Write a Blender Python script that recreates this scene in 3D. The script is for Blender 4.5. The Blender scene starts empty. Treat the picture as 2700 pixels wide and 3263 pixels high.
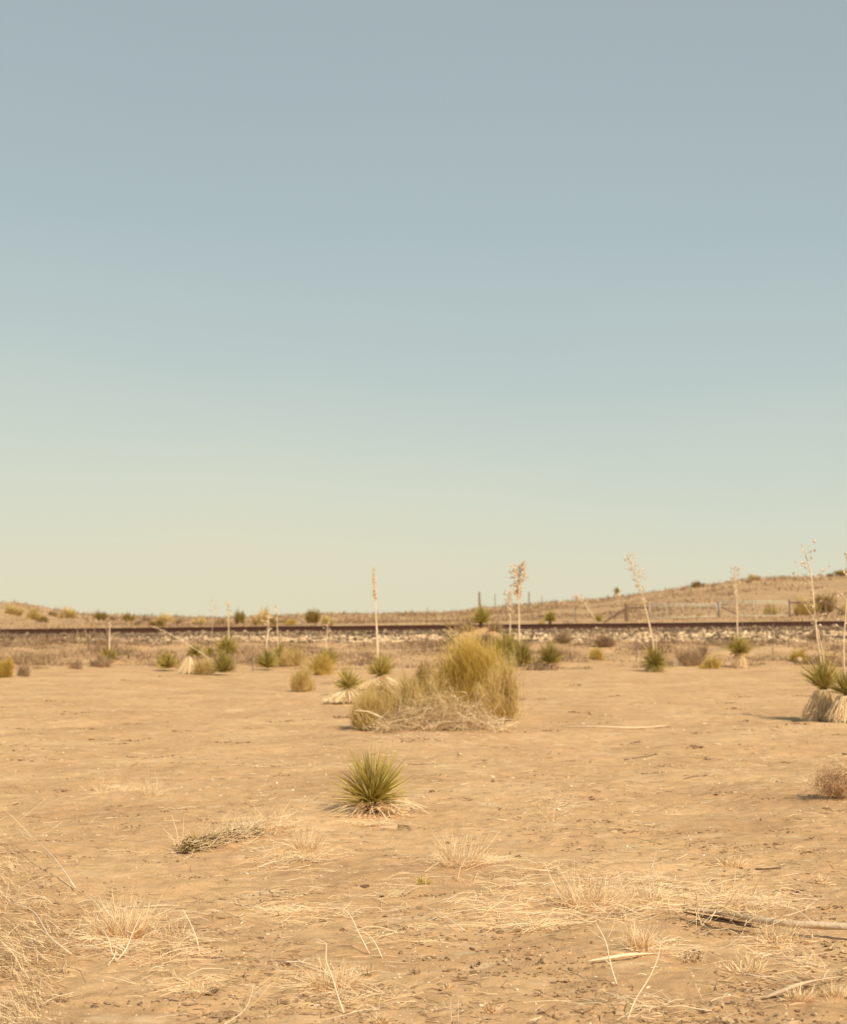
import bpy, math, random
import numpy as np
from mathutils import Vector
R = math.radians
rng = np.random.default_rng(7)
random.seed(7)
S = bpy.context.scene
COL = S.collection

# ---------------------------------------------------------------- camera
EYE = 1.6; FPX = 5000.0; CX, CY, HOR = 1350.0, 1631.5, 1970.0
PITCH = math.atan((HOR - CY) / FPX)
cd = bpy.data.cameras.new('camera'); cam = bpy.data.objects.new('camera', cd); COL.objects.link(cam)
cd.sensor_fit = 'VERTICAL'; cd.sensor_height = 36; cd.sensor_width = 36
cd.lens = FPX / 3263 * 36
cam.location = (0, 0, EYE); cam.rotation_euler = (R(90) + PITCH, 0, 0)
cd.clip_start = 0.05; cd.clip_end = 20000
cd.dof.use_dof = True; cd.dof.focus_distance = 8.6; cd.dof.aperture_fstop = 3.6
S.camera = cam

# ---------------------------------------------------------------- sky and sun
SUN_EL, SUN_AZ = 42.0, 148.0          # azimuth clockwise from +Y (view direction)
w = bpy.data.worlds.new('World'); S.world = w; w.use_nodes = True
nt = w.node_tree; nt.nodes.clear()
N = nt.nodes.new; Lk = nt.links.new
out = N('ShaderNodeOutputWorld'); bg = N('ShaderNodeBackground')
sky = N('ShaderNodeTexSky'); sky.sky_type = 'NISHITA'; sky.sun_disc = False
sky.sun_elevation = R(SUN_EL); sky.sun_rotation = R(SUN_AZ)
sky.air_density = 1.0; sky.dust_density = 4.0; sky.ozone_density = 1.0; sky.altitude = 1300
tc = N('ShaderNodeTexCoord'); sep = N('ShaderNodeSeparateXYZ'); Lk(tc.outputs['Generated'], sep.inputs[0])
ramp = N('ShaderNodeValToRGB')
def s2l(c):
    return tuple((v / 255 / 12.92) if v / 255 <= 0.04045 else ((v / 255 + 0.055) / 1.055) ** 2.4 for v in c)
SKY = [(0.000, (226, 219, 188)), (0.03, (222, 218, 191)), (0.073, (212, 216, 197)), (0.115, (200, 209, 198)),
       (0.156, (189, 202, 197)), (0.236, (174, 190, 192)), (0.32, (167, 182, 186)), (0.40, (163, 177, 181)), (0.9, (120, 140, 158))]
el = ramp.color_ramp.elements
while len(el) < len(SKY): el.new(0.5)
for e, (p, c) in zip(el, SKY): e.position = p; e.color = (*[v * 10 / 10 for v in s2l(c)], 1)
# warm side of the sky on the left (a broad thin dust veil)
az = N('ShaderNodeMath'); az.operation = 'MULTIPLY_ADD'; Lk(sep.outputs['X'], az.inputs[0]); az.inputs[1].default_value = 0.055
Lk(sep.outputs['Z'], az.inputs[2])
sn = N('ShaderNodeTexNoise'); sn.inputs['Scale'].default_value = 3.0; sn.inputs['Detail'].default_value = 3
sm = N('ShaderNodeMapping'); sm.inputs['Scale'].default_value = (1, 1, 3.0); Lk(tc.outputs['Generated'], sm.inputs[0]); Lk(sm.outputs[0], sn.inputs['Vector'])
az2 = N('ShaderNodeMath'); az2.operation = 'MULTIPLY_ADD'; Lk(sn.outputs['Fac'], az2.inputs[0]); az2.inputs[1].default_value = 0.05; Lk(az.outputs[0], az2.inputs[2])
az3 = N('ShaderNodeMath'); az3.operation = 'SUBTRACT'; Lk(az2.outputs[0], az3.inputs[0]); az3.inputs[1].default_value = 0.025
Lk(az3.outputs[0], ramp.inputs[0])
gain = N('ShaderNodeMixRGB'); gain.blend_type = 'MULTIPLY'; gain.inputs[0].default_value = 1; gain.inputs[2].default_value = (10, 10, 10, 1)
Lk(ramp.outputs[0], gain.inputs[1])
mix = N('ShaderNodeMixRGB'); mix.inputs[0].default_value = 0.93
Lk(sky.outputs[0], mix.inputs[1]); Lk(gain.outputs[0], mix.inputs[2]); Lk(mix.outputs[0], bg.inputs['Color'])
bg.inputs['Strength'].default_value = 0.1
Lk(bg.outputs[0], out.inputs[0])
sl = bpy.data.lights.new('sun', 'SUN'); so = bpy.data.objects.new('sun', sl); COL.objects.link(so)
sl.energy = 5.0; sl.angle = R(0.55); sl.color = (1.0, 0.865, 0.65)
sd = Vector((math.sin(R(SUN_AZ)) * math.cos(R(SUN_EL)), math.cos(R(SUN_AZ)) * math.cos(R(SUN_EL)), math.sin(R(SUN_EL))))
so.rotation_euler = sd.to_track_quat('Z', 'Y').to_euler()
S.view_settings.view_transform = 'Standard'; S.view_settings.look = 'None'
S.view_settings.exposure = 0.04; S.view_settings.gamma = 1.0

# ---------------------------------------------------------------- numeric helpers
def _h(ix, iy, s):
    n = (ix.astype(np.int64) * 374761393 + iy.astype(np.int64) * 668265263 + s * 974711) & 0xffffffff
    n = ((n ^ (n >> 13)) * 1274126177) & 0xffffffff
    n = n ^ (n >> 16)
    return (n & 0xffff) / 65535.0
def vn(x, y, s=0):
    ix = np.floor(x); iy = np.floor(y); fx = x - ix; fy = y - iy
    fx = fx * fx * (3 - 2 * fx); fy = fy * fy * (3 - 2 * fy)
    a = _h(ix, iy, s); b = _h(ix + 1, iy, s); c = _h(ix, iy + 1, s); d = _h(ix + 1, iy + 1, s)
    return (a + (b - a) * fx) * (1 - fy) + (c + (d - c) * fx) * fy - 0.5
def fbm(x, y, s=0, o=4):
    t = 0; a = 1.0; f = 1.0
    for i in range(o):
        t = t + a * vn(x * f + 17.3 * i, y * f - 9.1 * i, s + i); a *= 0.5; f *= 2.03
    return t
def ss(a, b, t):
    t = np.clip((t - a) / (b - a), 0, 1); return t * t * (3 - 2 * t)
SKYX = [0, 60, 130, 200, 270, 330, 420, 560, 700, 800, 900, 1000, 1200, 1400, 1550, 1650, 1750, 1900, 2000, 2100, 2200, 2300, 2400, 2500, 2600, 2700, 3400]
SKYY = [1919, 1921, 1931, 1950, 1956, 1959, 1962, 1967, 1971, 1969, 1965, 1960, 1958, 1954, 1940, 1932, 1923, 1914, 1902, 1885, 1870, 1858, 1847, 1842, 1840, 1834, 1800]
def rail_top(x): return 1.315 + 0.00965 * np.clip(x, -70, 70)
RAIL_Y = 64.0
def hgt(x, y):
    x = np.asarray(x, float); y = np.asarray(y, float)
    yy = np.maximum(y, 1.0); u = np.clip(x / yy, -0.6, 0.6)
    z = 0.10 * fbm(x * 0.22, y * 0.22, 3, 3)
    near = 1 - ss(40, 60, y)
    z = z + near * (0.050 * fbm(x * 0.9, y * 0.9, 11, 3) + 0.022 * fbm(x * 4.0, y * 4.0, 21, 3))
    z = z + (1 - ss(14, 22, y)) * 0.012 * fbm(x * 14, y * 14, 31, 2)
    z = z * (1 - 0.5 * ss(0, 6, 6 - np.abs(y)))
    z = z + 0.5 * ss(50, 61, y) + (0.35 * np.clip(rail_top(x) - 0.9, 0, 1)) * ss(54, 62, y)
    z = z + 0.16 * ss(50, 55, y) * (1 - ss(60, 62, y)) * fbm(x * 0.7, y * 0.7, 41, 3)
    z = z + 0.58 * np.exp(-((x - 2.14) / 1.0) ** 4) * np.exp(-((y - 60.4) / 0.9) ** 2) * (1 + .5 * fbm(x * 2.5, y * 2.5, 77, 3))      # earth mound in front of the line
    z = z + 0.20 * ss(62, 74, y)
    # rising land beyond the line
    px = CX + u * FPX
    e = (HOR - np.interp(px, SKYX, SKYY)) / FPX
    dc = np.interp(u, [-0.6, -0.27, -0.15, 0.0, 0.1, 0.27, 0.6], [115, 120, 230, 270, 240, 190, 190])
    zc = EYE + e * dc + 0.0
    z74 = 1.0 + 0.25 * ss(-0.1, 0.25, u)
    t = np.clip((y - 74) / (dc - 74), 0, 1)
    prof = z74 + (zc - z74) * (0.55 * t + 0.45 * t * t * (3 - 2 * t))
    prof = np.where(y > dc, zc - (y - dc) * 0.02 - 0.00009 * (y - dc) ** 2, prof)
    prof = np.maximum(prof, -1.0)
    prof = prof + 0.18 * fbm(x * 0.13, y * 0.10, 51, 4) * ss(70, 100, y) * (1 - ss(0.0, 1, (y - dc) / 60) * 0.5)
    k = ss(70, 78, y)
    return z * (1 - k) + prof * k
def hz(x, y): return float(hgt(np.array([x]), np.array([y]))[0])
cp, sp = math.cos(PITCH), math.sin(PITCH)
def ray(px, py):
    a = (px - CX) / FPX; b = -(py - CY) / FPX
    d = np.array([a, cp - b * sp, sp + b * cp]); return d / d[1]
def gp(px, py, dz=0.0):
    """ground point (raised by dz) seen at a place of the photograph"""
    d = ray(px, py); ys = np.concatenate([np.arange(3, 70, 0.02), np.arange(70, 400, 0.25)])
    g = EYE + d[2] * ys - hgt(d[0] * ys, ys) - dz
    i = np.argmax(g < 0)
    if not (g < 0).any(): i = len(ys) - 1
    y = ys[i]; return np.array([d[0] * y, y, EYE + d[2] * y])
def at(px, py, D):
    d = ray(px, py); return np.array([d[0] * D, D, EYE + d[2] * D])
def foot(px, D):
    x = (px - CX) / FPX * D; return np.array([x, D, hz(x, D)])
def nrm(v): return v / np.maximum(np.linalg.norm(v, axis=-1, keepdims=True), 1e-9)

# ---------------------------------------------------------------- mesh builder
class MB:
    def __init__(s): s.v = []; s.q = []; s.t = []; s.a = []; s.n = 0
    def add(s, v, q=None, t=None, a=0.5):
        v = np.asarray(v, float).reshape(-1, 3)
        if q is not None and len(q): s.q.append(np.asarray(q, int).reshape(-1, 4) + s.n)
        if t is not None and len(t): s.t.append(np.asarray(t, int).reshape(-1, 3) + s.n)
        s.a.append(np.broadcast_to(np.asarray(a, float), (len(v),)).copy()); s.v.append(v); s.n += len(v)
    def build(s, name, mat, parent=None, origin=None, smooth=False):
        v = np.concatenate(s.v); a = np.concatenate(s.a)
        if origin is not None: v = v - np.asarray(origin)
        q = np.concatenate(s.q) if s.q else np.zeros((0, 4), int); t = np.concatenate(s.t) if s.t else np.zeros((0, 3), int)
        me = bpy.data.meshes.new(name)
        me.vertices.add(len(v)); me.vertices.foreach_set('co', v.astype(np.float32).ravel())
        nl = q.size + t.size; me.loops.add(nl); me.loops.foreach_set('vertex_index', np.concatenate([q.ravel(), t.ravel()]).astype(np.int32))
        me.polygons.add(len(q) + len(t))
        st = np.concatenate([np.arange(len(q)) * 4, q.size + np.arange(len(t)) * 3]).astype(np.int32)
        me.polygons.foreach_set('loop_start', st)
        me.polygons.foreach_set('use_smooth', np.full(len(st), smooth))
        me.update(calc_edges=True)
        at_ = me.attributes.new('var', 'FLOAT', 'POINT'); at_.data.foreach_set('value', a.astype(np.float32))
        me.materials.append(mat)
        o = bpy.data.objects.new(name, me); COL.objects.link(o)
        if parent is not None: o.parent = parent
        elif origin is not None: o.location = origin
        return o
def strands(mb, P, D, L, W, bend=None, segs=3, k=2, var=None, wob=0.0, tip=0.15, base=1.0):
    n = len(P); D = nrm(D); L = np.broadcast_to(L, (n,)); W = np.broadcast_to(W, (n,))
    if bend is None: bend = np.zeros((n, 3))
    if var is None: var = rng.random(n)
    r = rng.normal(size=(n, 3)); s1 = nrm(np.cross(D, r)); s2 = np.cross(D, s1)
    rings = []; wv = rng.normal(size=(n, 2)) * wob; ph = rng.random((n, 2)) * 6.28; fr = 2 + 5 * rng.random((n, 2))
    for i in range(segs + 1):
        t = i / segs
        c = P + D * (L * t)[:, None] + bend * (t * t)
        if wob: c = c + s1 * (wv[:, 0] * L * (np.sin(fr[:, 0] * t + ph[:, 0]) - np.sin(ph[:, 0])))[:, None] + s2 * (wv[:, 1] * L * (np.sin(fr[:, 1] * t + ph[:, 1]) - np.sin(ph[:, 1])))[:, None]
        w_ = W * (base + (1 - base) * min(1, t * 4)) * (1 - (1 - tip) * t ** 1.5) * 0.5
        for j in range(k):
            an = 2 * math.pi * j / k
            rings.append(c + (s1 * math.cos(an) + s2 * math.sin(an)) * w_[:, None])
    V = np.stack(rings, 1)   # n, (segs+1)*k, 3
    m = (segs + 1) * k; q = []
    for i in range(segs):
        if k == 2: q.append([i * 2, i * 2 + 1, i * 2 + 3, i * 2 + 2])
        else:
            for j in range(k): q.append([i * k + j, i * k + (j + 1) % k, (i + 1) * k + (j + 1) % k, (i + 1) * k + j])
    Q = (np.array(q)[None] + (np.arange(n) * m)[:, None, None]).reshape(-1, 4)
    mb.add(V.reshape(-1, 3), Q, None, np.repeat(var, m))
def tube(mb, pts, rad, k=6, var=0.5, rough=0.0, sub=1, cap=True):
    pts = np.asarray(pts, float); n0 = len(pts); rad = np.broadcast_to(rad, (n0,)) if np.ndim(rad) == 0 else np.asarray(rad, float)
    if sub > 1 or n0 > 2:
        tt = np.linspace(0, n0 - 1, (n0 - 1) * max(sub, 1) + 1); P = []; Rr = []
        for t in tt:
            i = min(int(t), n0 - 2); f = t - i
            p0 = pts[max(i - 1, 0)]; p1 = pts[i]; p2 = pts[i + 1]; p3 = pts[min(i + 2, n0 - 1)]
            P.append(0.5 * ((2 * p1) + (-p0 + p2) * f + (2 * p0 - 5 * p1 + 4 * p2 - p3) * f * f + (-p0 + 3 * p1 - 3 * p2 + p3) * f ** 3))
            Rr.append(rad[i] * (1 - f) + rad[i + 1] * f)
        pts = np.array(P); rad = np.array(Rr)
    n = len(pts); T = nrm(np.gradient(pts, axis=0)); up = np.array([0.13, 0.31, 0.94]) if abs(T[0][2]) < 0.9 else np.array([1, 0.2, 0.1])
    s1 = nrm(np.cross(T, up)); s2 = np.cross(T, s1)
    an = np.arange(k) * 2 * math.pi / k
    rr = rad[:, None] * (1 + rough * rng.normal(size=(n, k)))
    V = pts[:, None] + rr[..., None] * (s1[:, None] * np.cos(an)[None, :, None] + s2[:, None] * np.sin(an)[None, :, None])
    q = [[i * k + j, i * k + (j + 1) % k, (i + 1) * k + (j + 1) % k, (i + 1) * k + j] for i in range(n - 1) for j in range(k)]
    V = V.reshape(-1, 3); t = []
    if cap:
        V = np.vstack([V, pts[0], pts[-1]]); a, b = n * k, n * k + 1
        t = [[a, (j + 1) % k, j] for j in range(k)] + [[b, (n - 1) * k + j, (n - 1) * k + (j + 1) % k] for j in range(k)]
    mb.add(V, q, t, var)
def _qs():
    g = {}; V = []; Q = []
    def vid(p):
        if p not in g: g[p] = len(V); V.append(p)
        return g[p]
    for ax in range(3):
        for sgn in (-1, 1):
            for a in (-1, 0):
                for b in (-1, 0):
                    c = []
                    for da, db in ((0, 0), (1, 0), (1, 1), (0, 1)):
                        p = [0, 0, 0]; p[ax] = sgn; p[(ax + 1) % 3] = a + da; p[(ax + 2) % 3] = b + db; c.append(vid(tuple(p)))
                    Q.append(c if sgn > 0 else c[::-1])
    return nrm(np.array(V, float)), np.array(Q)
QV, QQ = _qs()
def stones(mb, P, Sc, var=None, jit=0.16):
    n = len(P)
    if var is None: var = rng.random(n)
    V = QV[None] * (1 + jit * rng.normal(size=(n, len(QV), 1))); V = V * Sc[:, None, :]
    a = rng.random(n) * 6.28; b = rng.normal(size=n) * 0.35; ca, sa, cb, sb = np.cos(a), np.sin(a), np.cos(b), np.sin(b)
    x, y, z = V[..., 0], V[..., 1], V[..., 2]
    y, z = y * cb[:, None] - z * sb[:, None], y * sb[:, None] + z * cb[:, None]
    x, y = x * ca[:, None] - y * sa[:, None], x * sa[:, None] + y * ca[:, None]
    V = np.stack([x, y, z], -1) + P[:, None]
    Q = (QQ[None] + (np.arange(n) * len(QV))[:, None, None]).reshape(-1, 4)
    mb.add(V.reshape(-1, 3), Q, None, np.repeat(var, len(QV)))
def box(mb, c, sx, sy, sz, var=0.5, ang=0.0):
    V = np.array([[x, y, z] for x in (-.5, .5) for y in (-.5, .5) for z in (-.5, .5)]) * [sx, sy, sz]
    ca, sa = math.cos(ang), math.sin(ang); V = np.stack([V[:, 0] * ca - V[:, 1] * sa, V[:, 0] * sa + V[:, 1] * ca, V[:, 2]], 1)
    mb.add(V + np.asarray(c), [[0, 1, 3, 2], [4, 6, 7, 5], [0, 4, 5, 1], [2, 3, 7, 6], [0, 2, 6, 4], [1, 5, 7, 3]], None, var)

# ---------------------------------------------------------------- materials
def mat(name, cols, rough=0.85, noise=None, bump=None, spec=0.2, metal=0.0, trans=0.0, nmix=0.35):
    """colour from the per-strand value 'var' through a ramp, broken up by noise"""
    m = bpy.data.materials.new(name); m.use_nodes = True; t = m.node_tree; b = t.nodes['Principled BSDF']
    b.inputs['Roughness'].default_value = rough; b.inputs['Specular IOR Level'].default_value = spec; b.inputs['Metallic'].default_value = metal
    a = t.nodes.new('ShaderNodeAttribute'); a.attribute_name = 'var'
    r = t.nodes.new('ShaderNodeValToRGB'); els = r.color_ramp.elements
    while len(els) < len(cols): els.new(0.5)
    for i, (e, c) in enumerate(zip(els, cols)): e.position = i / max(1, len(cols) - 1); e.color = (*c, 1)
    fac = a.outputs['Fac']
    if noise:
        tc_ = t.nodes.new('ShaderNodeTexCoord'); n = t.nodes.new('ShaderNodeTexNoise'); n.inputs['Scale'].default_value = noise; n.inputs['Detail'].default_value = 4
        t.links.new(tc_.outputs['Object'], n.inputs['Vector'])
        ma = t.nodes.new('ShaderNodeMath'); ma.operation = 'MULTIPLY_ADD'; t.links.new(n.outputs['Fac'], ma.inputs[0]); ma.inputs[1].default_value = nmix * 2
        mb_ = t.nodes.new('ShaderNodeMath'); mb_.operation = 'SUBTRACT'; t.links.new(fac, mb_.inputs[0]); mb_.inputs[1].default_value = nmix
        t.links.new(mb_.outputs[0], ma.inputs[2]); fac = ma.outputs[0]
        if bump:
            bu = t.nodes.new('ShaderNodeBump'); bu.inputs['Strength'].default_value = bump; bu.inputs['Distance'].default_value = 0.01
            t.links.new(n.outputs['Fac'], bu.inputs['Height']); t.links.new(bu.outputs[0], b.inputs['Normal'])
    t.links.new(fac, r.inputs[0]); t.links.new(r.outputs[0], b.inputs['Base Color'])
    if trans:
        tr = t.nodes.new('ShaderNodeBsdfTranslucent'); t.links.new(r.outputs[0], tr.inputs[0]); mx = t.nodes.new('ShaderNodeMixShader'); mx.inputs[0].default_value = trans
        t.links.new(b.outputs[0], mx.inputs[1]); t.links.new(tr.outputs[0], mx.inputs[2]); t.links.new(mx.outputs[0], t.nodes['Material Output'].inputs[0])
    return m
M = {
 'yleaf': mat('yucca_leaf', [(.22, .165, .030), (.42, .325, .065), (.58, .455, .12), (.80, .64, .30)], 0.5, trans=.3, spec=.35),
 'yleaf_dark': mat('yucca_leaf_dark', [(.17, .13, .028), (.31, .245, .055), (.48, .375, .10), (.74, .58, .25)], 0.5, trans=.25, spec=.35),
 'straw': mat('dead_leaf', [(.56, .37, .18), (.84, .62, .36), (.93, .74, .48), (.96, .82, .60)], 0.7, trans=.3),
 'skirt': mat('dead_leaf_pale', [(.44, .29, .15), (.88, .68, .41), (.95, .78, .51), (.97, .84, .60)], 0.7, trans=.25),
 'stalk': mat('dry_stalk', [(.46, .32, .19), (.72, .55, .37), (.82, .66, .47)], 0.75, noise=14, bump=.3),
 'pod': mat('seed_pod', [(.40, .25, .14), (.70, .53, .35), (.88, .74, .54)], 0.75),
 'broom': mat('broom_stem', [(.26, .175, .036), (.50, .345, .075), (.68, .485, .13), (.86, .65, .25)], 0.75, trans=.3),
 'broom_yel': mat('broom_yellow', [(.34, .23, .08), (.56, .40, .14), (.72, .54, .23), (.86, .68, .37)], 0.75, trans=.3),
 'twig': mat('dead_twig', [(.22, .13, .07), (.46, .31, .18), (.68, .50, .30), (.82, .65, .42)], 0.8),
 'shrub': mat('scrub_leaf', [(.17, .115, .028), (.28, .195, .05), (.38, .27, .08), (.50, .36, .13)], 0.8, trans=.25),
 'brush': mat('grey_brush', [(.20, .125, .072), (.34, .225, .13), (.50, .35, .21), (.66, .48, .295)], 0.85, trans=.15),
 'wood': mat('weathered_wood', [(.12, .075, .045), (.40, .28, .18), (.66, .51, .35), (.80, .65, .46)], 0.8, noise=30, bump=.8, nmix=.3),
 'mat': mat('old_straw', [(.26, .165, .085), (.56, .39, .21), (.76, .57, .34), (.92, .74, .49)], 0.8, trans=.15),
 'moss': mat('dead_foliage', [(.06, .04, .018), (.19, .125, .040), (.40, .28, .10), (.62, .46, .22)], 0.85),
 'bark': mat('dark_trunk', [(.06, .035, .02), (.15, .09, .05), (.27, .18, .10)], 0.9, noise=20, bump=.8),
 'tumble': mat('tumbleweed_stem', [(.36, .21, .11), (.58, .38, .21), (.74, .52, .31)], 0.85),
 'stone': mat('ballast_stone', [(.07, .047, .03), (.26, .175, .105), (.56, .39, .23), (.78, .585, .37)], 0.85, noise=9, bump=.4, nmix=.15),
 'pebble': mat('pebble', [(.30, .19, .11), (.50, .35, .21), (.66, .49, .31), (.86, .72, .54)], 0.85),
 'clod': mat('clod', [(.17, .10, .055), (.30, .19, .10), (.43, .28, .155), (.54, .375, .21)], 0.95),
 'rust': mat('rusty_steel', [(.034, .013, .008), (.070, .028, .017), (.11, .047, .026)], 0.8, noise=6, bump=.2, spec=.3),
 'tie': mat('sleeper_wood', [(.05, .03, .02), (.12, .075, .05), (.2, .13, .09)], 0.9, noise=12, bump=.5),
 'galv': mat('gate_steel', [(.48, .43, .33), (.58, .52, .41)], 0.6, metal=.0, noise=8),
 'post': mat('fence_wood', [(.10, .06, .04), (.19, .12, .08), (.28, .19, .12)], 0.9, noise=10, bump=.5),
 'dpost': mat('steel_post', [(.17, .14, .11), (.27, .23, .18)], 0.7, noise=8),
}
def ground_mat():
    m = bpy.data.materials.new('sand'); m.use_nodes = True; t = m.node_tree; b = t.nodes['Principled BSDF']; n_ = t.nodes.new; l = t.links.new
    b.inputs['Roughness'].default_value = 0.95; b.inputs['Specular IOR Level'].default_value = 0.08
    tc_ = n_('ShaderNodeTexCoord')
    def noise(sc, det=5, rough=.55, vec=None, dist=0):
        n = n_('ShaderNodeTexNoise'); n.inputs['Scale'].default_value = sc; n.inputs['Detail'].default_value = det; n.inputs['Roughness'].default_value = rough; n.inputs['Distortion'].default_value = dist
        l(vec or tc_.outputs['Object'], n.inputs['Vector']); return n.outputs['Fac']
    def rmp(src, stops):
        r = n_('ShaderNodeValToRGB'); e = r.color_ramp.elements
        while len(e) < len(stops): e.new(.5)
        for x, (p, c) in zip(e, stops): x.position = p; x.color = (*c, 1) if len(c) == 3 else (c[0],) * 3 + (1,)
        l(src, r.inputs[0]); return r.outputs[0]
    def mixc(f, a, b_, mode='MIX'):
        x = n_('ShaderNodeMixRGB'); x.blend_type = mode
        if isinstance(f, float): x.inputs[0].default_value = f
        else: l(f, x.inputs[0])
        l(a, x.inputs[1])
        if isinstance(b_, tuple): x.inputs[2].default_value = (*b_, 1)
        else: l(b_, x.inputs[2])
        return x.outputs[0]
    base = rmp(noise(0.55, 6, .6), [(.28, (.465, .278, .138)), (.50, (.575, .360, .184)), (.72, (.665, .438, .232))])
    mid = rmp(noise(6, 6, .7), [(.32, (.80,)), (.50, (1.0,)), (.72, (1.10,))])
    c = mixc(1.0, base, mid, 'MULTIPLY')
    grain = rmp(noise(70, 6, .8), [(.28, (.55,)), (.48, (1.0,)), (.72, (1.25,))])
    c = mixc(0.8, c, grain, 'MULTIPLY')
    # streaked crust: brown trash and pale silt lying in the hollows
    mp = n_('ShaderNodeMapping'); mp.inputs['Scale'].default_value = (0.7, 1.6, 1); l(tc_.outputs['Object'], mp.inputs[0])
    st = rmp(noise(2.6, 8, .72, mp.outputs[0], .4), [(.575, (0.,)), (.64, (.60,)), (.74, (.85,))])
    c = mixc(st, c, (.40, .245, .125))
    pl = rmp(noise(3.6, 6, .65, mp.outputs[0]), [(.55, (0.,)), (.68, (.75,))])
    c = mixc(pl, c, (.69, .50, .30))
    sx = n_('ShaderNodeSeparateXYZ'); l(tc_.outputs['Object'], sx.inputs[0])
    mr = n_('ShaderNodeMapRange'); mr.inputs['From Min'].default_value = 50; mr.inputs['From Max'].default_value = 60; l(sx.outputs['Y'], mr.inputs['Value'])
    fn = rmp(noise(.5, 6, .7), [(.38, (0.,)), (.62, (.8,))])
    mm = n_('ShaderNodeMath'); mm.operation = 'MULTIPLY'; l(mr.outputs[0], mm.inputs[0]); l(fn, mm.inputs[1])
    c = mixc(mm.outputs[0], c, (.34, .225, .125))
    l(c, b.inputs['Base Color'])
    bu = n_('ShaderNodeBump'); bu.inputs['Strength'].default_value = .75; bu.inputs['Distance'].default_value = .02
    bu2 = n_('ShaderNodeBump'); bu2.inputs['Strength'].default_value = .6; bu2.inputs['Distance'].default_value = .006
    l(noise(11, 9, .72), bu.inputs['Height']); l(noise(90, 4, .7), bu2.inputs['Height']); l(bu.outputs[0], bu2.inputs['Normal']); l(bu2.outputs[0], b.inputs['Normal'])
    return m
M['sand'] = ground_mat()

# ---------------------------------------------------------------- tagging
def tag(o, label=None, cat=None, group=None, kind=None):
    if label: o['label'] = label
    if cat: o['category'] = cat
    if group: o['group'] = group
    if kind: o['kind'] = kind
    return o
def thing(name, loc, label, cat, group=None):
    o = bpy.data.objects.new(name, None); o.empty_display_size = .2; COL.objects.link(o); o.location = loc
    return tag(o, label, cat, group)

# ---------------------------------------------------------------- ground
def make_ground():
    ys = np.concatenate([np.linspace(-150, 2.0, 30), 2.0 + (np.cumsum(np.full(40, .05))), np.geomspace(4.05, 75, 900), np.geomspace(75.3, 5000, 320)])
    tt = np.concatenate([-np.geomspace(4, .42, 40), np.linspace(-.40, .40, 560), np.geomspace(.42, 4, 40)])
    Y, T = np.meshgrid(ys, tt, indexing='ij'); X = T * (np.abs(Y) + 1.5)
    Z = hgt(X, Y); nr, nc = Y.shape
    Z = np.where(Y < 3.5, Z * .6, Z)
    i = np.arange(nr - 1)[:, None] * nc + np.arange(nc - 1)[None]
    q = np.stack([i, i + 1, i + nc + 1, i + nc], -1).reshape(-1, 4)
    mb = MB(); mb.add(np.stack([X, Y, Z], -1), q)
    return tag(mb.build('ground', M['sand'], smooth=True), 'pale tan sandy desert ground rising to low hills beyond the railway', None, None, 'structure')
make_ground()

# railway embankment of crushed stone
def make_ballast():
    prof = [(-2.9, None), (-2.2, -.66), (-.75, -.25), (-.4, -.21), (2.0, -.21), (2.4, -.24), (4.1, -.7), (4.9, None)]
    xs = np.arange(-75, 75.1, .25); V = []
    for i, (dy, dz) in enumerate(prof):
        yy = RAIL_Y + dy + 0.12 * fbm(xs * .5, xs * 0 + i, 61, 2)
        zz = (hgt(xs, yy) - .06) if dz is None else rail_top(xs) + dz + .05 * fbm(xs * .8, xs * 0 + i * 3, 62, 3) * (1 if i in (1, 2, 5, 6) else .2)
        V.append(np.stack([xs, yy, zz], -1))
    V = np.stack(V, 1); n, m = V.shape[:2]
    i = np.arange(n - 1)[:, None] * m + np.arange(m - 1)[None]
    q = np.stack([i, i + m, i + m + 1, i + 1], -1).reshape(-1, 4)
    mb = MB(); mb.add(V, q, None, .12)  # bed tinted dark so the gaps between stones already look shaded
    tag(mb.build('railway_embankment', M['stone'], smooth=False), 'low bank of crushed stone carrying the railway', None, None, 'structure')
    # loose stones on it
    mb = MB(); n = 30000
    x = rng.uniform(-22, 24, n); f = rng.random(n) ** .8
    keep = (f < .62) | (fbm(x * .35, f * 3, 71, 3) > .0)
    x = x[keep]; f = f[keep]; n = len(x)
    dy = -.45 - f * 2.5; dz = np.interp(dy, [-2.9, -2.2, -.75, -.4], [-.86, -.66, -.25, -.21])
    y = RAIL_Y + dy; z = np.maximum(rail_top(x) + dz, hgt(x, y)) + .01
    s = np.exp(rng.normal(size=n) * .42) * .032 * (1 + .25 * (f > .4))
    Sc = s[:, None] * rng.uniform(.75, 1.3, (n, 3)) * [1.1, 1, .8]
    var = np.clip(rng.beta(1.0, 1.0, n) * (.60 + .5 * (f > .3)), 0, 1)
    var = np.where(x < -9, var * np.clip(1 + (x + 9) * .05, .55, 1), var)
    stones(mb, np.stack([x, y, z], -1), Sc, var)
    tag(mb.build('ballast_stones', M['stone']), 'pale and grey angular stones heaped against the railway', 'stones', None, 'stuff')
    mb = MB(); n = 3000; x = rng.uniform(-24, 26, n); y = RAIL_Y + rng.uniform(-.4, 4, n)
    z = rail_top(x) + np.interp(y - RAIL_Y, [2, 2.4, 4.1], [-.21, -.24, -.7]); k = np.abs(y - RAIL_Y) > .12; k &= np.abs(y - RAIL_Y - 1.5) > .12
    x, y, z = x[k], y[k], z[k]; n = len(x)
    stones(mb, np.stack([x, y, z - .01], -1), (.04 * rng.uniform(.7, 1.2, (n, 3))), rng.random(n) * .7)
    tag(mb.build('track_stones', M['stone']), 'crushed stones between and behind the rails', 'stones', None, 'stuff')
make_ballast()
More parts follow.
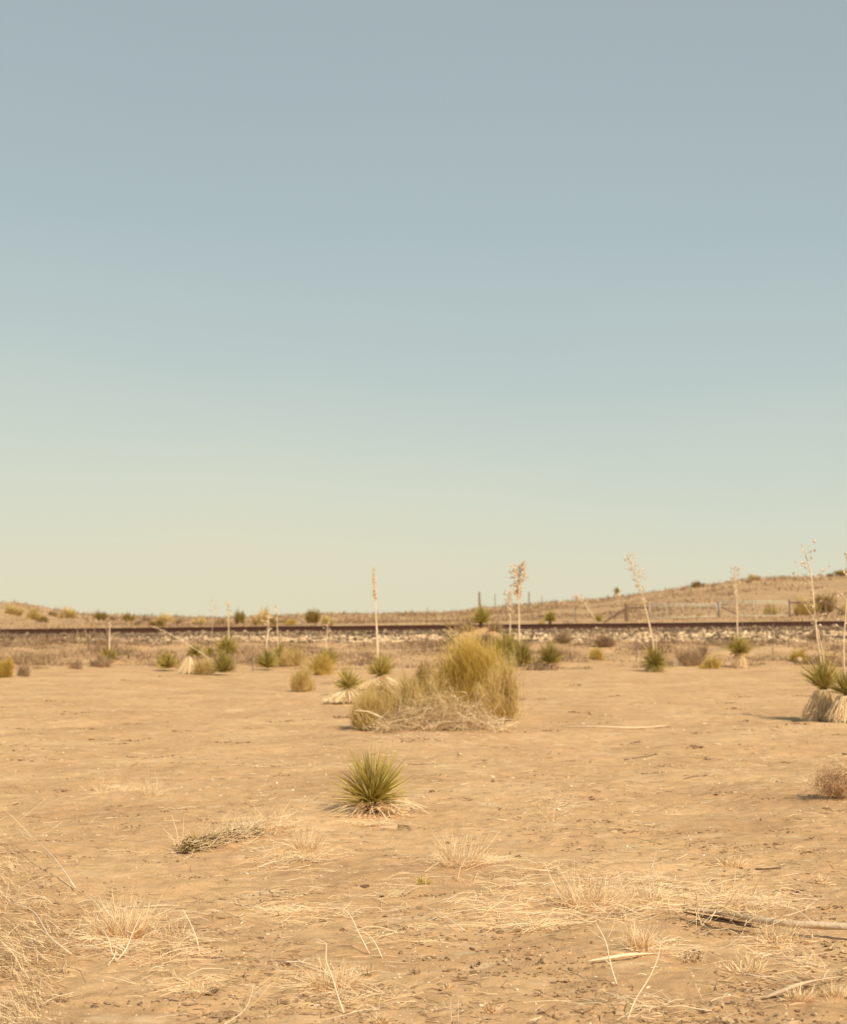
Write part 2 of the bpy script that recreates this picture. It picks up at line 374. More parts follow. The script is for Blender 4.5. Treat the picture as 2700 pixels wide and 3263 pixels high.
def make_track():
    root = thing('railway_track', (0, RAIL_Y, rail_top(0) - .17), 'dark rusty railway track crossing the view on a stone bank', 'railway track')
    o = np.array(root.location)
    pr = [(-.075, -.20), (.075, -.20), (.075, -.18), (.012, -.16), (.012, -.045), (.036, -.03), (.036, 0), (-.036, 0), (-.036, -.03), (-.012, -.045), (-.012, -.16), (-.075, -.18)]
    for y0 in (0, 1.505):
        mb = MB(); xs = np.arange(-75, 75.1, 1.0); k = len(pr)
        V = np.array([[[x, RAIL_Y + y0 + a, rail_top(x) + b] for a, b in pr] for x in xs])
        q = [[i * k + j, i * k + (j + 1) % k, (i + 1) * k + (j + 1) % k, (i + 1) * k + j] for i in range(len(xs) - 1) for j in range(k)]
        mb.add(V, q); mb.build('rail', M['rust'], root, o)
    for i in range(100):
        x = -29.7 + i * .6 + random.uniform(-.03, .03); mb = MB()
        box(mb, (x, RAIL_Y + .75, rail_top(x) - .20 - .06), .22, 2.5, .14, random.random(), random.uniform(-.02, .02))
        mb.build('sleeper', M['tie'], root, o)
make_track()

# ---------------------------------------------------------------- plants
def rosette_mesh(c, r, n, lo=-25, hi=88, up=1.0, width=.012, segs=3, spread=.06, varlo=0., varhi=.85, droop=.18, fill=1.25, grow=1.0):
    mb = MB(); n = int(n * fill); width = width * (1.45 if grow > 1 else 1.2); r = r * grow
    s = rng.random(n); elv = np.radians(lo + (hi - lo) * s ** .85); az_ = rng.random(n) * 2 * math.pi
    D = np.stack([np.cos(az_) * np.cos(elv), np.sin(az_) * np.cos(elv), np.sin(elv) * up], -1)
    L = r * rng.uniform(.62, 1.08, n) * (1 - .25 * (s < .2)) * (1 + .35 * fbm(az_ * .9 + c[0] * 7, elv * 1.5, 5, 2)) * (1 + .22 * (rng.random(n) < .06))
    P = np.asarray(c) + nrm(D) * spread * r + rng.normal(size=(n, 3)) * spread * r * .4
    bend = np.zeros((n, 3)); bend[:, 2] = -L * droop * np.cos(elv) * rng.uniform(.2, 1.4, n)
    strands(mb, P, D, L, width * rng.uniform(.7, 1.3, n), bend, segs, 2, varlo + (varhi - varlo) * rng.random(n), tip=.12)
    return mb
def skirt_mesh(c, g, rt, rb, n, width=.014, flat=1.0, jag=.12, core=True):
    """dead leaves hanging from the crown c to around the ground g"""
    mb = MB(); c = np.asarray(c, float); g = np.asarray(g, float)
    n = int(n * (2.6 if core else 1.8)); width = width * (.75 if core else 1); az_ = rng.random(n) * 2 * math.pi; t0 = rng.random(n) ** 1.2 * .75
    P = c + (g - c) * t0[:, None] + np.stack([np.cos(az_) * rt, np.sin(az_) * rt, np.zeros(n)], -1)
    rad = rb * rng.uniform(.55, 1.1, n)
    E = g + np.stack([np.cos(az_ + rng.normal(size=n) * .15) * rad, np.sin(az_) * rad * flat, (c[2] - g[2]) * rng.uniform(-.02, jag + .25 * t0, n) * rng.choice([1, 1, 2.2], n)], -1)
    d = E - P; L = np.linalg.norm(d, axis=1)
    out_ = np.stack([np.cos(az_), np.sin(az_), np.full(n, .5)], -1) * (L * .10)[:, None]
    strands(mb, P, d / L[:, None] + out_ / L[:, None], L, width * rng.uniform(.6, 1.3, n), -out_, 3, 2, rng.random(n), wob=.01, tip=.3)
    if not core: return mb
    mb.v[0] = mb.v[0]
    m = 46; jz = rng.normal(size=m) * .015; a_ = np.arange(m) * 2 * math.pi / m; rows = []
    for f in np.linspace(0, 1, 6):
        rr_ = (rt * .8 + (rb * .80 - rt * .8) * f ** 1.1) * (1 + .07 * np.where(np.arange(m) % 2, 1, -1)) * (1 + f * .07 * rng.normal(size=m)) ; ce = c + (g - c) * f
        rows.append(np.stack([ce[0] + np.cos(a_) * rr_, ce[1] + np.sin(a_) * rr_ * flat, np.full(m, ce[2] + .01) + jz * f * 2], -1))
    mb.add(np.concatenate(rows), [[i * m + j, i * m + (j + 1) % m, (i + 1) * m + (j + 1) % m, (i + 1) * m + j] for i in range(5) for j in range(m)], None, np.tile(np.where(np.arange(m) % 2, 1.0, .45), 6))  # grooves coloured darker than ridges, painting the shade between hanging leaves
    return mb
def stalk_parts(parent, o, pts, r0, head, kind='open', hw=.35, npod=60, podr=.022, droop=False, name='flower_stalk'):
    npod = int(npod * 1.7); podr *= .72
    """stalk through pts (world), seed head over the last `head` of its length"""
    pts = np.asarray(pts, float); n = len(pts); mb = MB()
    r0 *= .82; tube(mb, pts, np.linspace(r0, r0 * .35, n), 6, .6, .12, 5)
    st = mb.build(name, M['stalk'], parent, o, smooth=True)
    mb = MB(); cum = np.concatenate([[0], np.cumsum(np.linalg.norm(np.diff(pts, axis=0), axis=1))]); T = cum[-1]
    def pos(f): return np.array([np.interp(f * T, cum, pts[:, i]) for i in range(3)])
    nb = max(8, int(npod / 3)) if kind == 'open' else npod
    PB, DB, LB, pods = [], [], [], []
    for i in range(nb):
        f = 1 - head * (1 - (i + .5) / nb); p = pos(f); a = random.random() * 6.28; g = (f - (1 - head)) / head
        wdt = hw * (math.sin(math.pi * min(1, .25 + .75 * (1 - g))) * .8 + .2) * random.uniform(.5, 1.1) if kind == 'open' else hw * (1 - .6 * g) * random.uniform(.3, 1)
        d = np.array([math.cos(a), math.sin(a), random.uniform(.1, 1.0)]); d /= np.linalg.norm(d)
        PB.append(p); DB.append(d); LB.append(wdt)
        for k in range(3 if kind == 'open' else 1):
            pods.append(p + d * wdt * random.uniform(.45, 1.05) + np.array([random.gauss(0, .006), random.gauss(0, .006), random.uniform(-.01, .006)]))
    strands(mb, np.array(PB), np.array(DB), np.array(LB), r0 * .42, None, 2, 3, rng.random(len(PB)), wob=.02, tip=.4)
    pods = np.array(pods[:npod * 2]); m = len(pods)
    stones(mb, pods, podr * rng.uniform(.6, 1.15, (m, 1)) * np.array([[.8, .8, 1.15]]), rng.random(m), .08)
    mb.build('seed_head', M['pod'], st, o, smooth=True)
    return st

def yucca(label, base_px, base_py=None, D=None, crown=None, r=.5, n=220, skirt=None, stalks=(), lo=-25, hi=88, width=.014, mt='yleaf', up=1.0, tilt=(0, 0), spread=.06, droop=.18, group='yucca plants on the sand', skirtn=260, varhi=.85):
    g = gp(base_px, base_py) if D is None else foot(base_px, D)
    root = thing('yucca', g, label, 'yucca', group)
    c = g + np.array([tilt[0], tilt[1], crown if crown is not None else .12])
    rosette_mesh(c, r, n, lo, hi, up, width, 3, spread, droop=droop, varhi=varhi, fill=1.7, grow=1.42).build('leaf_rosette', M[mt], root, g)
    if crown and crown > .12:
        mb = MB(); tube(mb, [g + [0, 0, -.05], (g + c) / 2, c], [.07, .065, .06], 7, .4, .1, 2); mb.build('trunk', M['bark'], root, g)
    if skirt:
        skirt_mesh(c + [0, 0, -.02], g, (.45 if crown > .4 else .12) * skirt, skirt, skirtn, width * 1.2, core=crown > .4).build('dead_leaf_skirt', M['skirt'], root, g)
    for s in stalks:
        Dg = g[1]
        pts = [at(px, py, Dg + dd) for px, py, dd in s['pts']]
        stalk_parts(root, g, pts, s.get('r', .03), s.get('head', .33), s.get('kind', 'open'), s.get('hw', .3), s.get('n', 60), s.get('pod', .024))
    return root

# foreground yucca
g = gp(1185, 2590); root = thing('yucca', g, 'green yucca alone in the middle foreground, dead straw leaves fanned round its foot', 'yucca', 'yucca plants on the sand')
c = g + np.array([0, 0, .09])
rosette_mesh(c, .39, 430, 0, 82, .95, .0095, 4, .10, droop=.10, varhi=.85).build('leaf_rosette', M['yleaf'], root, g)
mb = MB(); n = 190; a = rng.random(n) * 6.28; D_ = np.stack([np.cos(a) * 1.5, np.sin(a), rng.uniform(-.05, .5, n)], -1); L_ = rng.uniform(.18, .44, n)
bd = np.zeros((n, 3)); bd[:, 2] = -.10 - rng.random(n) * .13
strands(mb, c + [0, 0, -.03] + rng.normal(size=(n, 3)) * [.05, .05, .015], D_, L_, rng.uniform(.006, .014, n), bd, 5, 2, rng.random(n), wob=.03, tip=.3)
P_ = mb.v[0]; P_[:, 2] = np.maximum(P_[:, 2], hgt(P_[:, 0], P_[:, 1]) + .004)
mb.build('dead_leaf_skirt', M['straw'], root, g)
mb = MB(); tube(mb, [g - [0, 0, .05], g + [0, 0, .11]], .05, 7, .4, .1); mb.build('trunk', M['bark'], root, g)

# right-hand tall pair
g = gp(2612, 2296); D0 = g[1]; root = thing('yucca', g, 'tall yucca near the right edge with pale skirt and two stalks leaning left', 'yucca', 'yucca plants on the sand')
c = at(2625, 2192, D0)
rosette_mesh(c, .52, 360, 10, 84, 1.1, .010, 4, .08, droop=.12, varhi=.85).build('leaf_rosette', M['yleaf'], root, g)
skirt_mesh(c + [0, 0, -.03], g, .13, .27, 520, .014).build('dead_leaf_skirt', M['skirt'], root, g)
mb = MB(); tube(mb, [g - [0, 0, .05], (g + c) / 2, c], [.08, .07, .06], 8, .4, .1, 2); mb.build('trunk', M['bark'], root, g)
stalk_parts(root, g, [c, at(2617, 2110, D0), at(2603, 2020, D0), at(2592, 1900, D0), at(2583, 1820, D0), at(2572, 1783, D0), at(2557, 1752, D0)], .021, .62, 'open', .42, 44, .024)
stalk_parts(root, g, [c, at(2624, 2090, D0 + .1), at(2605, 2010, D0 + .15), at(2590, 1965, D0 + .2), at(2556, 1918, D0 + .25)], .013, .35, 'open', .18, 14, .018)
g = gp(2706, 2300); D0 = g[1]; root = thing('yucca', g, 'yucca cut off by the right edge, wide striped dead leaf skirt and one branching stalk', 'yucca', 'yucca plants on the sand')
c = at(2700, 2212, D0)
rosette_mesh(c, .44, 320, 6, 84, 1.0, .010, 4, .08, droop=.12, varhi=.8).build('leaf_rosette', M['yleaf_dark'], root, g)
skirt_mesh(c + [0, 0, -.03], g, .15, .36, 560, .014).build('dead_leaf_skirt', M['skirt'], root, g)
mb = MB(); tube(mb, [g - [0, 0, .05], (g + c) / 2, c], [.09, .08, .06], 8, .4, .1, 2); mb.build('trunk', M['bark'], root, g)
stalk_parts(root, g, [c, at(2690, 2110, D0), at(2690, 2030, D0), at(2697, 1940, D0), at(2701, 1860, D0), at(2704, 1790, D0)], .017, .6, 'open', .42, 48, .022)

# yuccas in the middle distance
yucca('round green yucca raised on a pale leaf skirt, straight stalk with small dark head', 2356, 2128, crown=.50, r=.40, n=300, lo=-12, skirt=.26, width=.018, skirtn=420,
      stalks=[dict(pts=[(2352, 2075, 0), (2350, 1990, 0), (2347, 1900, 0), (2341, 1812, 0)], r=.035, head=.36, hw=.30, n=70, pod=.032)])
yucca('dark spiky yucca low on the sand under a pale stalk that leans to the left', 2088, 2140, crown=.24, r=.42, n=300, lo=-40, hi=80, mt='yleaf_dark', width=.018, skirt=.28, skirtn=90,
      stalks=[dict(pts=[(2088, 2105, 0), (2078, 2030, 0), (2055, 1930, 0), (2030, 1840, 0), (2003, 1771, 0)], r=.034, head=.45, hw=.32, n=95, pod=.032),
              dict(pts=[(2090, 2100, .1), (2093, 2040, .1)], r=.022, head=.2, hw=.03, n=6, pod=.014)])
yucca('squat dark green yucca without a stalk between the big bush and the leaning stalk', 1754, 2122, crown=.10, r=.52, n=240, lo=5, hi=85, mt='yleaf_dark', width=.018)
yucca('dark yucca at the foot of the tallest pale plume behind the big bush', 1662, 2124, crown=.12, r=.50, n=300, lo=-4, mt='yleaf_dark', width=.018,
      stalks=[dict(pts=[(1660, 2100, 0), (1656, 2050, 0), (1654, 1960, 0), (1653, 1880, 0), (1656, 1800, 0)], r=.045, head=.37, hw=.42, n=170, pod=.042)])
yucca('olive yucca just left of the tallest plume, with a shorter pale plume behind it', 1612, 2108, crown=.14, r=.60, n=320, lo=0, mt='yleaf', width=.018,
      stalks=[dict(pts=[(1622, 2070, .5), (1626, 2010, .5), (1626, 1950, .5), (1622, 1888, .5)], r=.036, head=.45, hw=.28, n=110, pod=.034)])
yucca('small bright green yucca on the earth mound that hides part of the rail', 1532, None, D=60.3, crown=.14, r=.42, n=240, lo=0, mt='yleaf', width=.022)
yucca('yellow green yucca with the single narrow spear of a stalk, left of the big bush', 1212, 2198, crown=.34, r=.34, n=240, lo=8, hi=80, width=.014, skirt=.62, skirtn=560, varhi=1.15,
      stalks=[dict(pts=[(1206, 2150, 0), (1203, 2050, 0), (1197, 1930, 0), (1191, 1810, 0)], r=.036, head=.30, kind='spear', hw=.085, n=120, pod=.022)])
yucca('yucca with bleached outer leaves spilling to the ground beside the spear stalked one', 1112, 2240, crown=.30, r=.27, n=210, lo=-5, hi=80, tilt=(-.02, 0), width=.013, skirt=.52, skirtn=560, varhi=1.1)
yucca('bushy yucca at the foot of the bank, one thin stalk crossing the rail', 724, 2092, crown=.15, r=.46, n=260, lo=0, mt='yleaf', width=.02,
      stalks=[dict(pts=[(728, 2060, 0), (729, 2000, 0), (727, 1918, 0)], r=.032, head=.36, hw=.16, n=36, pod=.03)])
yucca('small dark yucca in front of the bushy one, left of the thick pale stump stalk', 712, 2152, crown=.10, r=.42, n=200, lo=5, mt='yleaf_dark', width=.018)
yucca('low dark yucca with a thick pale stalk whose cup shaped head crosses the rail', 850, 2136, crown=.10, r=.40, n=200, lo=5, mt='yleaf_dark', width=.018,
      stalks=[dict(pts=[(848, 2118, 0), (850, 2060, 0), (855, 2005, 0), (856, 1960, 0)], r=.048, head=.35, hw=.24, n=34, pod=.03)])
yucca('yucca half hidden by the grey stemmed bush, thin stalk with a tiny top', 892, 2112, crown=.15, r=.36, n=150, lo=5, mt='yleaf', width=.018,
      stalks=[dict(pts=[(888, 2090, 0), (885, 2020, 0), (881, 1932, 0)], r=.026, head=.22, hw=.1, n=18, pod=.028)])
yucca('yucca behind the grey stemmed bush carrying a straight bare stalk up to the rail', 1042, 2132, crown=.12, r=.42, n=190, lo=5, mt='yleaf', width=.018, varhi=.7,
      stalks=[dict(pts=[(1038, 2110, 0), (1041, 2050, 0), (1044, 1988, 0)], r=.028, head=.32, hw=.2, n=26, pod=.024)])
yucca('tiny yucca far on the left with a short straight stalk across the rail', 348, 2112, crown=.12, r=.34, n=150, lo=5, mt='yleaf', width=.02, varhi=.7,
      stalks=[dict(pts=[(348, 2090, 0), (349, 2040, 0), (350, 1985, 0)], r=.045, head=.2, hw=.08, n=14, pod=.03)])
yucca('low green yucca on bare sand, left of the straw coloured drooping one', 532, 2138, crown=.10, r=.38, n=220, lo=5, mt='yleaf', width=.018)
# bleached drooping yucca with fallen stalk
g = gp(604, 2146); D0 = g[1]; root = thing('yucca', g, 'bleached drooping yucca on the left with a long stalk toppled across it', 'yucca', 'yucca plants on the sand')
c = at(606, 2082, D0)
skirt_mesh(c, g + [0, 0, .02], .05, .30, 200, .02).build('dead_leaf_skirt', M['skirt'], root, g)
rosette_mesh(at(622, 2084, D0), .32, 150, -25, 80, 1, .02).build('leaf_rosette', M['yleaf_dark'], root, g)
mb = MB(); tube(mb, [g - [0, 0, .05], c], [.08, .07], 7, .4, .1); mb.build('trunk', M['bark'], root, g)
stalk_parts(root, g, [at(690, 2114, D0 - .3), at(625, 2070, D0 - .2), at(545, 2022, D0 - .1), at(482, 1994, D0)], .017, .3, 'spear', .06, 12, .02)
# thin stalk beside the bushy yucca
yucca('slender faint stalk with an open head, rising from a tiny tuft beside the bushy yucca', 668, 2092, crown=.05, r=.25, n=90, lo=10, mt='yleaf', width=.018,
      stalks=[dict(pts=[(668, 2085, 0), (676, 2010, 0), (682, 1960, 0), (676, 1912, 0)], r=.010, head=.32, hw=.26, n=26, pod=.024)])
# yuccas beyond the railway
yucca('dark green yucca just beyond the rail, between the post and the wooden gate brace', 1752, None, D=78, crown=.30, r=.36, n=160, lo=0, mt='yleaf', width=.03, group='yucca plants beyond the railway')
yucca('lone yucca standing like a small palm on the skyline of the right hill', 1966, None, D=205, crown=.9, r=.36, n=160, lo=-50, mt='yleaf', width=.05, skirt=.4, skirtn=80, group='yucca plants beyond the railway')
yucca('fallen looking yucca stalk with a loose head on the hillside left of the wooden brace', 1908, None, D=92, crown=.05, r=.3, n=70, lo=0, mt='yleaf', width=.03, group='yucca plants beyond the railway',
      stalks=[dict(pts=[(1908, 1990, 0), (1888, 1960, 0), (1862, 1925, 0), (1835, 1900, 0)], r=.05, head=.35, hw=.5, n=40, pod=.05)])

# ------------------------------------------------ shrubs of thin upright stems
def dome(n, rx, ry, h, shell=.35, p=.6):
    """points filling a dome; returns (n,3) in the shrub's own space"""
    a = rng.random(n) * 6.28; ce = rng.random(n) ** p; r = (1 - rng.random(n) ** 2 * (1 - shell)); s = np.sqrt(np.clip(1 - ce ** 2, 0, 1))
    return np.stack([np.cos(a) * s * rx * r, np.sin(a) * s * ry * r, ce * h * r], -1)
def broom_mesh(g, rx, ry, h, n, lmin=.14, lmax=.32, w_=.006, wob=.05, lump=.25, varf=lambda p: rng.random(len(p)), segs=3, lean=(0, 0), p=.6, K=None):
    """sprays of thin stems: K sprays over a lumpy dome, each a loose fan growing out from the middle"""
    K = K or max(12, int(64 * (rx * ry * h) ** .33)); n = int(n * .9)
    C = dome(K, rx * .85, ry * .85, h * .85, shell=.15, p=p); C = C * (1 + lump * rng.normal(size=(K, 1)) * .8)
    pick = rng.integers(0, K, n); sz = (.17 * (rx * ry * h) ** .333) * rng.uniform(.4, 1.5, K)
    P = C[pick] + rng.normal(size=(n, 3)) * sz[pick][:, None] * [1, 1, 1.15]
    P[:, 2] = np.maximum(P[:, 2], .03)
    dk = rng.normal(size=(K, 3)) * [.34, .34, .15]; d = P + [0, 0, h * .42]; d = nrm(d) + dk[pick] + rng.normal(size=(n, 3)) * .17 + [lean[0], lean[1], 0]; d = nrm(d)
    L = rng.uniform(lmin, lmax, n) * rng.choice([1, 1, 1, 1.5], n); B = P - d * (L * .7)[:, None]; B[:, 2] = np.maximum(B[:, 2], .01)
    va = np.clip(varf(P) * .6 + (rng.random(K) * .5 - .05)[pick], 0, 1)
    mb = MB(); strands(mb, B + g, d, L, w_ * rng.uniform(.5, 1.3, n), rng.normal(size=(n, 3)) * .035, segs, 2, va, wob=wob, tip=.2)
    return mb
def stems_mesh(g, rx, ry, h, n, r0=.008, wob=.08, inner=.75):
    P = dome(n, rx * inner, ry * inner, h * inner); L = np.linalg.norm(P, axis=1)
    mb = MB(); strands(mb, g + rng.normal(size=(n, 3)) * [rx * .08, ry * .08, 0], P / L[:, None], L, r0 * 2 * rng.uniform(.5, 1.2, n), None, 5, 3, rng.random(n), wob=wob, tip=.3)
    return mb
G = 'desert shrubs in front of the railway'
def shrub(label, px, py, rx, ry, h, n, mt, stems=60, group=G, **k):
    g = gp(px, py); root = thing('shrub', g, label, 'shrub', group)
    broom_mesh(g, rx, ry, h, n, **k).build('foliage', M[mt], root, g)
    stems_mesh(g, rx, ry, h, stems).build('stems', M['twig'], root, g)
    return root
# the large cluster in the middle
g = gp(1490, 2278); root = thing('shrub', g, 'tallest green yellow shrub of the big central cluster, upright and dense', 'shrub', G)
gr = lambda P: np.clip(rng.random(len(P)) * .6 + .38 * P[:, 2] / 1.2, 0, 1)  # stems paler towards the top, daylight from above put into the colour
mb = broom_mesh(g + [-.04, .1, .0], .52, .46, 1.36, 12500, .16, .38, .007, lump=.16, varf=gr)
m2 = broom_mesh(g + [.30, .2, .0], .38, .38, .95, 5000, .18, .36, .007, lump=.3, varf=gr)
mb.add(m2.v[0], m2.q[0], None, m2.a[0]); mb.build('foliage', M['broom'], root, g)
stems_mesh(g, .45, .45, 1.1, 160).build('stems', M['twig'], root, g)
g = gp(1275, 2322); root = thing('shrub', g, 'low wide olive shrub forming the left half of the central cluster', 'shrub', G)
mb = broom_mesh(g + [-.40, -.12, .0], .36, .40, .60, 5600, .14, .32, .007, lump=.35)
m2 = broom_mesh(g + [.22, .2, .0], .55, .40, .84, 7000, .14, .32, .007, lump=.35)
mb.add(m2.v[0], m2.q[0], None, m2.a[0])
mb.build('foliage', M['broom_yel'], root, g)
stems_mesh(g, .75, .45, .6, 220, .005).build('stems', M['twig'], root, g)
g = gp(1592, 2298); root = thing('shrub', g, 'rounded yellow shrub on the right side of the central cluster, brown at its foot', 'shrub', G)
mb = broom_mesh(g, .34, .36, .70, 6000, .14, .30, .007, lump=.3); mb.build('foliage', M['broom_yel'], root, g)
stems_mesh(g, .36, .36, .5, 260, .005).build('stems', M['twig'], root, g)
# dead brush in front
g = gp(1380, 2330); root = thing('dead_brush', g, 'tangle of pale dead branches lying along the front of the central shrubs', 'dead brush')
mb = MB(); n = 3200; P = np.stack([rng.uniform(-.75, 1.0, n), rng.normal(size=n) * .22, np.abs(rng.normal(size=n)) * .15], -1)
P[:, 2] *= np.clip(1.3 - np.abs(P[:, 0] - .1) * 1.0, .15, 1.1) * (1 + 1.2 * fbm(P[:, 0] * 4, P[:, 0] * 0, 5, 3)); P[:, 1] += .25 * fbm(P[:, 0] * 2.5, P[:, 0] * 0, 8, 3); d = rng.normal(size=(n, 3)) * [1, .6, .5] + [0, 0, .15]
strands(mb, P + g, d, rng.uniform(.08, .34, n), rng.uniform(.0035, .008, n), None, 4, 2, rng.random(n) ** .9, wob=.12, tip=.3)
V_ = mb.v[0]; V_[:, 2] = np.maximum(V_[:, 2], hgt(V_[:, 0], V_[:, 1]) + .003); mb.build('twigs', M['mat'], root, g)
mb = MB()
for i in range(16):
    p = g + np.array([random.uniform(-.9, .8), random.uniform(-.25, .1), random.uniform(.02, .2)]); d = np.array([random.uniform(-.5, .5), random.uniform(-.15, .15), random.uniform(-.05, .12)])
    tube(mb, [p, p + d * .5 + [0, 0, .03], p + d], [.013, .011, .006], 5, random.random(), .1, 2)
mb.build('branches', M['wood'], root, g)
shrub('grey stemmed bush with a bare forked trunk on open sand, left of the central cluster', 958, 2202, .40, .36, .58, 2600, 'broom_yel', 120, lmin=.12, lmax=.28, w_=.007, p=.35)
shrub('pale olive shrub close behind the grey stemmed bush on its left', 925, 2122, .62, .4, .62, 2400, 'broom_yel', 50, w_=.012)
shrub('darker olive shrub close behind the grey stemmed bush on its right', 1022, 2150, .42, .4, .55, 1900, 'broom', 50, w_=.010)
shrub('low faded bush right of the drooping yucca', 652, 2150, .42, .35, .42, 1500, 'broom_yel', 50, w_=.010)
shrub('faded yellow shrub at the left edge below the railway bank', 12, 2158, .36, .3, .44, 1600, 'broom', 50, w_=.010)
shrub('little tan bush on the sand near the left edge', 78, 2156, .26, .2, .22, 600, 'brush', 30, w_=.010)
shrub('small brown tuft shaped bush at the foot of the left bank', 248, 2132, .2, .2, .26, 500, 'brush', 20, w_=.012)
shrub('dull bush under the tiny yucca with the short stalk', 322, 2126, .42, .3, .30, 900, 'brush', 30, w_=.014)
shrub('tiny bright green bush between the squat yucca and the leaning stalk', 1903, 2102, .26, .25, .32, 700, 'broom', 20, w_=.014)
shrub('wide greyish bush between the two stalked yuccas on the right', 2205, 2122, .66, .45, .70, 3000, 'brush', 80, w_=.012)
shrub('small dark green bush left of the skirted yucca', 2270, 2130, .28, .25, .36, 1100, 'broom', 30, w_=.012)
shrub('small flat green bush with a white stone in front, near the right yuccas', 2542, 2108, .42, .3, .30, 1100, 'broom', 30, w_=.014)
shrub('pale grassy bush just behind the tallest plume yucca, right side of the cluster', 1590, 2140, .34, .3, .34, 1000, 'broom_yel', 30, w_=.012)
def bank_shrub(label, px, D, rx, h, n, mt):
    g = foot(px, D); root = thing('shrub', g, label, 'shrub', G)
    broom_mesh(g, rx, rx * .8, h, n, w_=.014).build('foliage', M[mt], root, g); stems_mesh(g, rx, rx, h, 30).build('stems', M['twig'], root, g)
bank_shrub('dry grey shrub on the right shoulder of the earth mound against the rail', 1578, 60.3, .42, .30, 900, 'brush')
bank_shrub('dry grey shrub covering the left shoulder of the earth mound', 1478, 60.2, .50, .30, 1100, 'brush')
bank_shrub('brown shrub low on the front of the earth mound, above the central cluster', 1545, 59.2, .7, .34, 1600, 'brush')
bank_shrub('brown bush in the brush below the bank, left of the leaning stalk', 1925, 58.5, .6, .45, 1500, 'brush')
bank_shrub('brown bush high on the bank between the squat yucca and the tiny green bush', 1795, 60.2, .5, .42, 1300, 'brush')
bank_shrub('dark bush on the stones at the far right, behind the forked stalks', 2590, 61.6, .45, .42, 1300, 'brush')
for px, py, r_ in ((2547, 2112, .12),):
    g = gp(px, py); mb = MB(); stones(mb, np.array([[0, 0, .08]]) + g, np.array([[r_, r_, r_]])); tag(mb.build('stone', M['pebble'], None, g, True), 'rounded white stone in front of the small flat green bush', 'stone')

# ------------------------------------------------ shrubs beyond the railway (copies of a few kinds)
def far_proto(h, rx, mt, n):
    root = bpy.data.objects.new('shrub', None); COL.objects.link(root); z = np.zeros(3)
    broom_mesh(z, rx, rx, h, n * 3, .15, .35, .05, lump=.12, p=.5, K=14).build('foliage', M[mt], root, z)
    stems_mesh(z, rx, rx, h, 30, .02).build('stems', M['twig'], root, z)
    return root
protos = [far_proto(1.0, .8, 'shrub', 700), far_proto(1.0, 1.0, 'broom_yel', 800), far_proto(1.0, .7, 'brush', 600), far_proto(1.0, .75, 'broom', 700)]
used = set()
def far_shrub(px, D, w_px, h_px, kind, label, lift=0):
    src = protos[kind]
    if kind in used:
        o = src.copy(); COL.objects.link(o)
        for ch in src.children:
            c_ = ch.copy(); COL.objects.link(c_); c_.parent = o
    else: o = src; used.add(kind)
    s = D / FPX; f = foot(px, D); rx = [.8, 1.0, .7, .75][kind]
    o.location = (f[0], f[1], f[2] - .05 + lift); o.scale = (w_px * 1.2 * s / 2 / (rx + .15), w_px * 1.2 * s / 2 / (rx + .15), h_px * 1.2 * s / 1.25); o.rotation_euler = (0, 0, random.random() * 6.28)
    tag(o, label, 'shrub', 'shrubs beyond the railway')
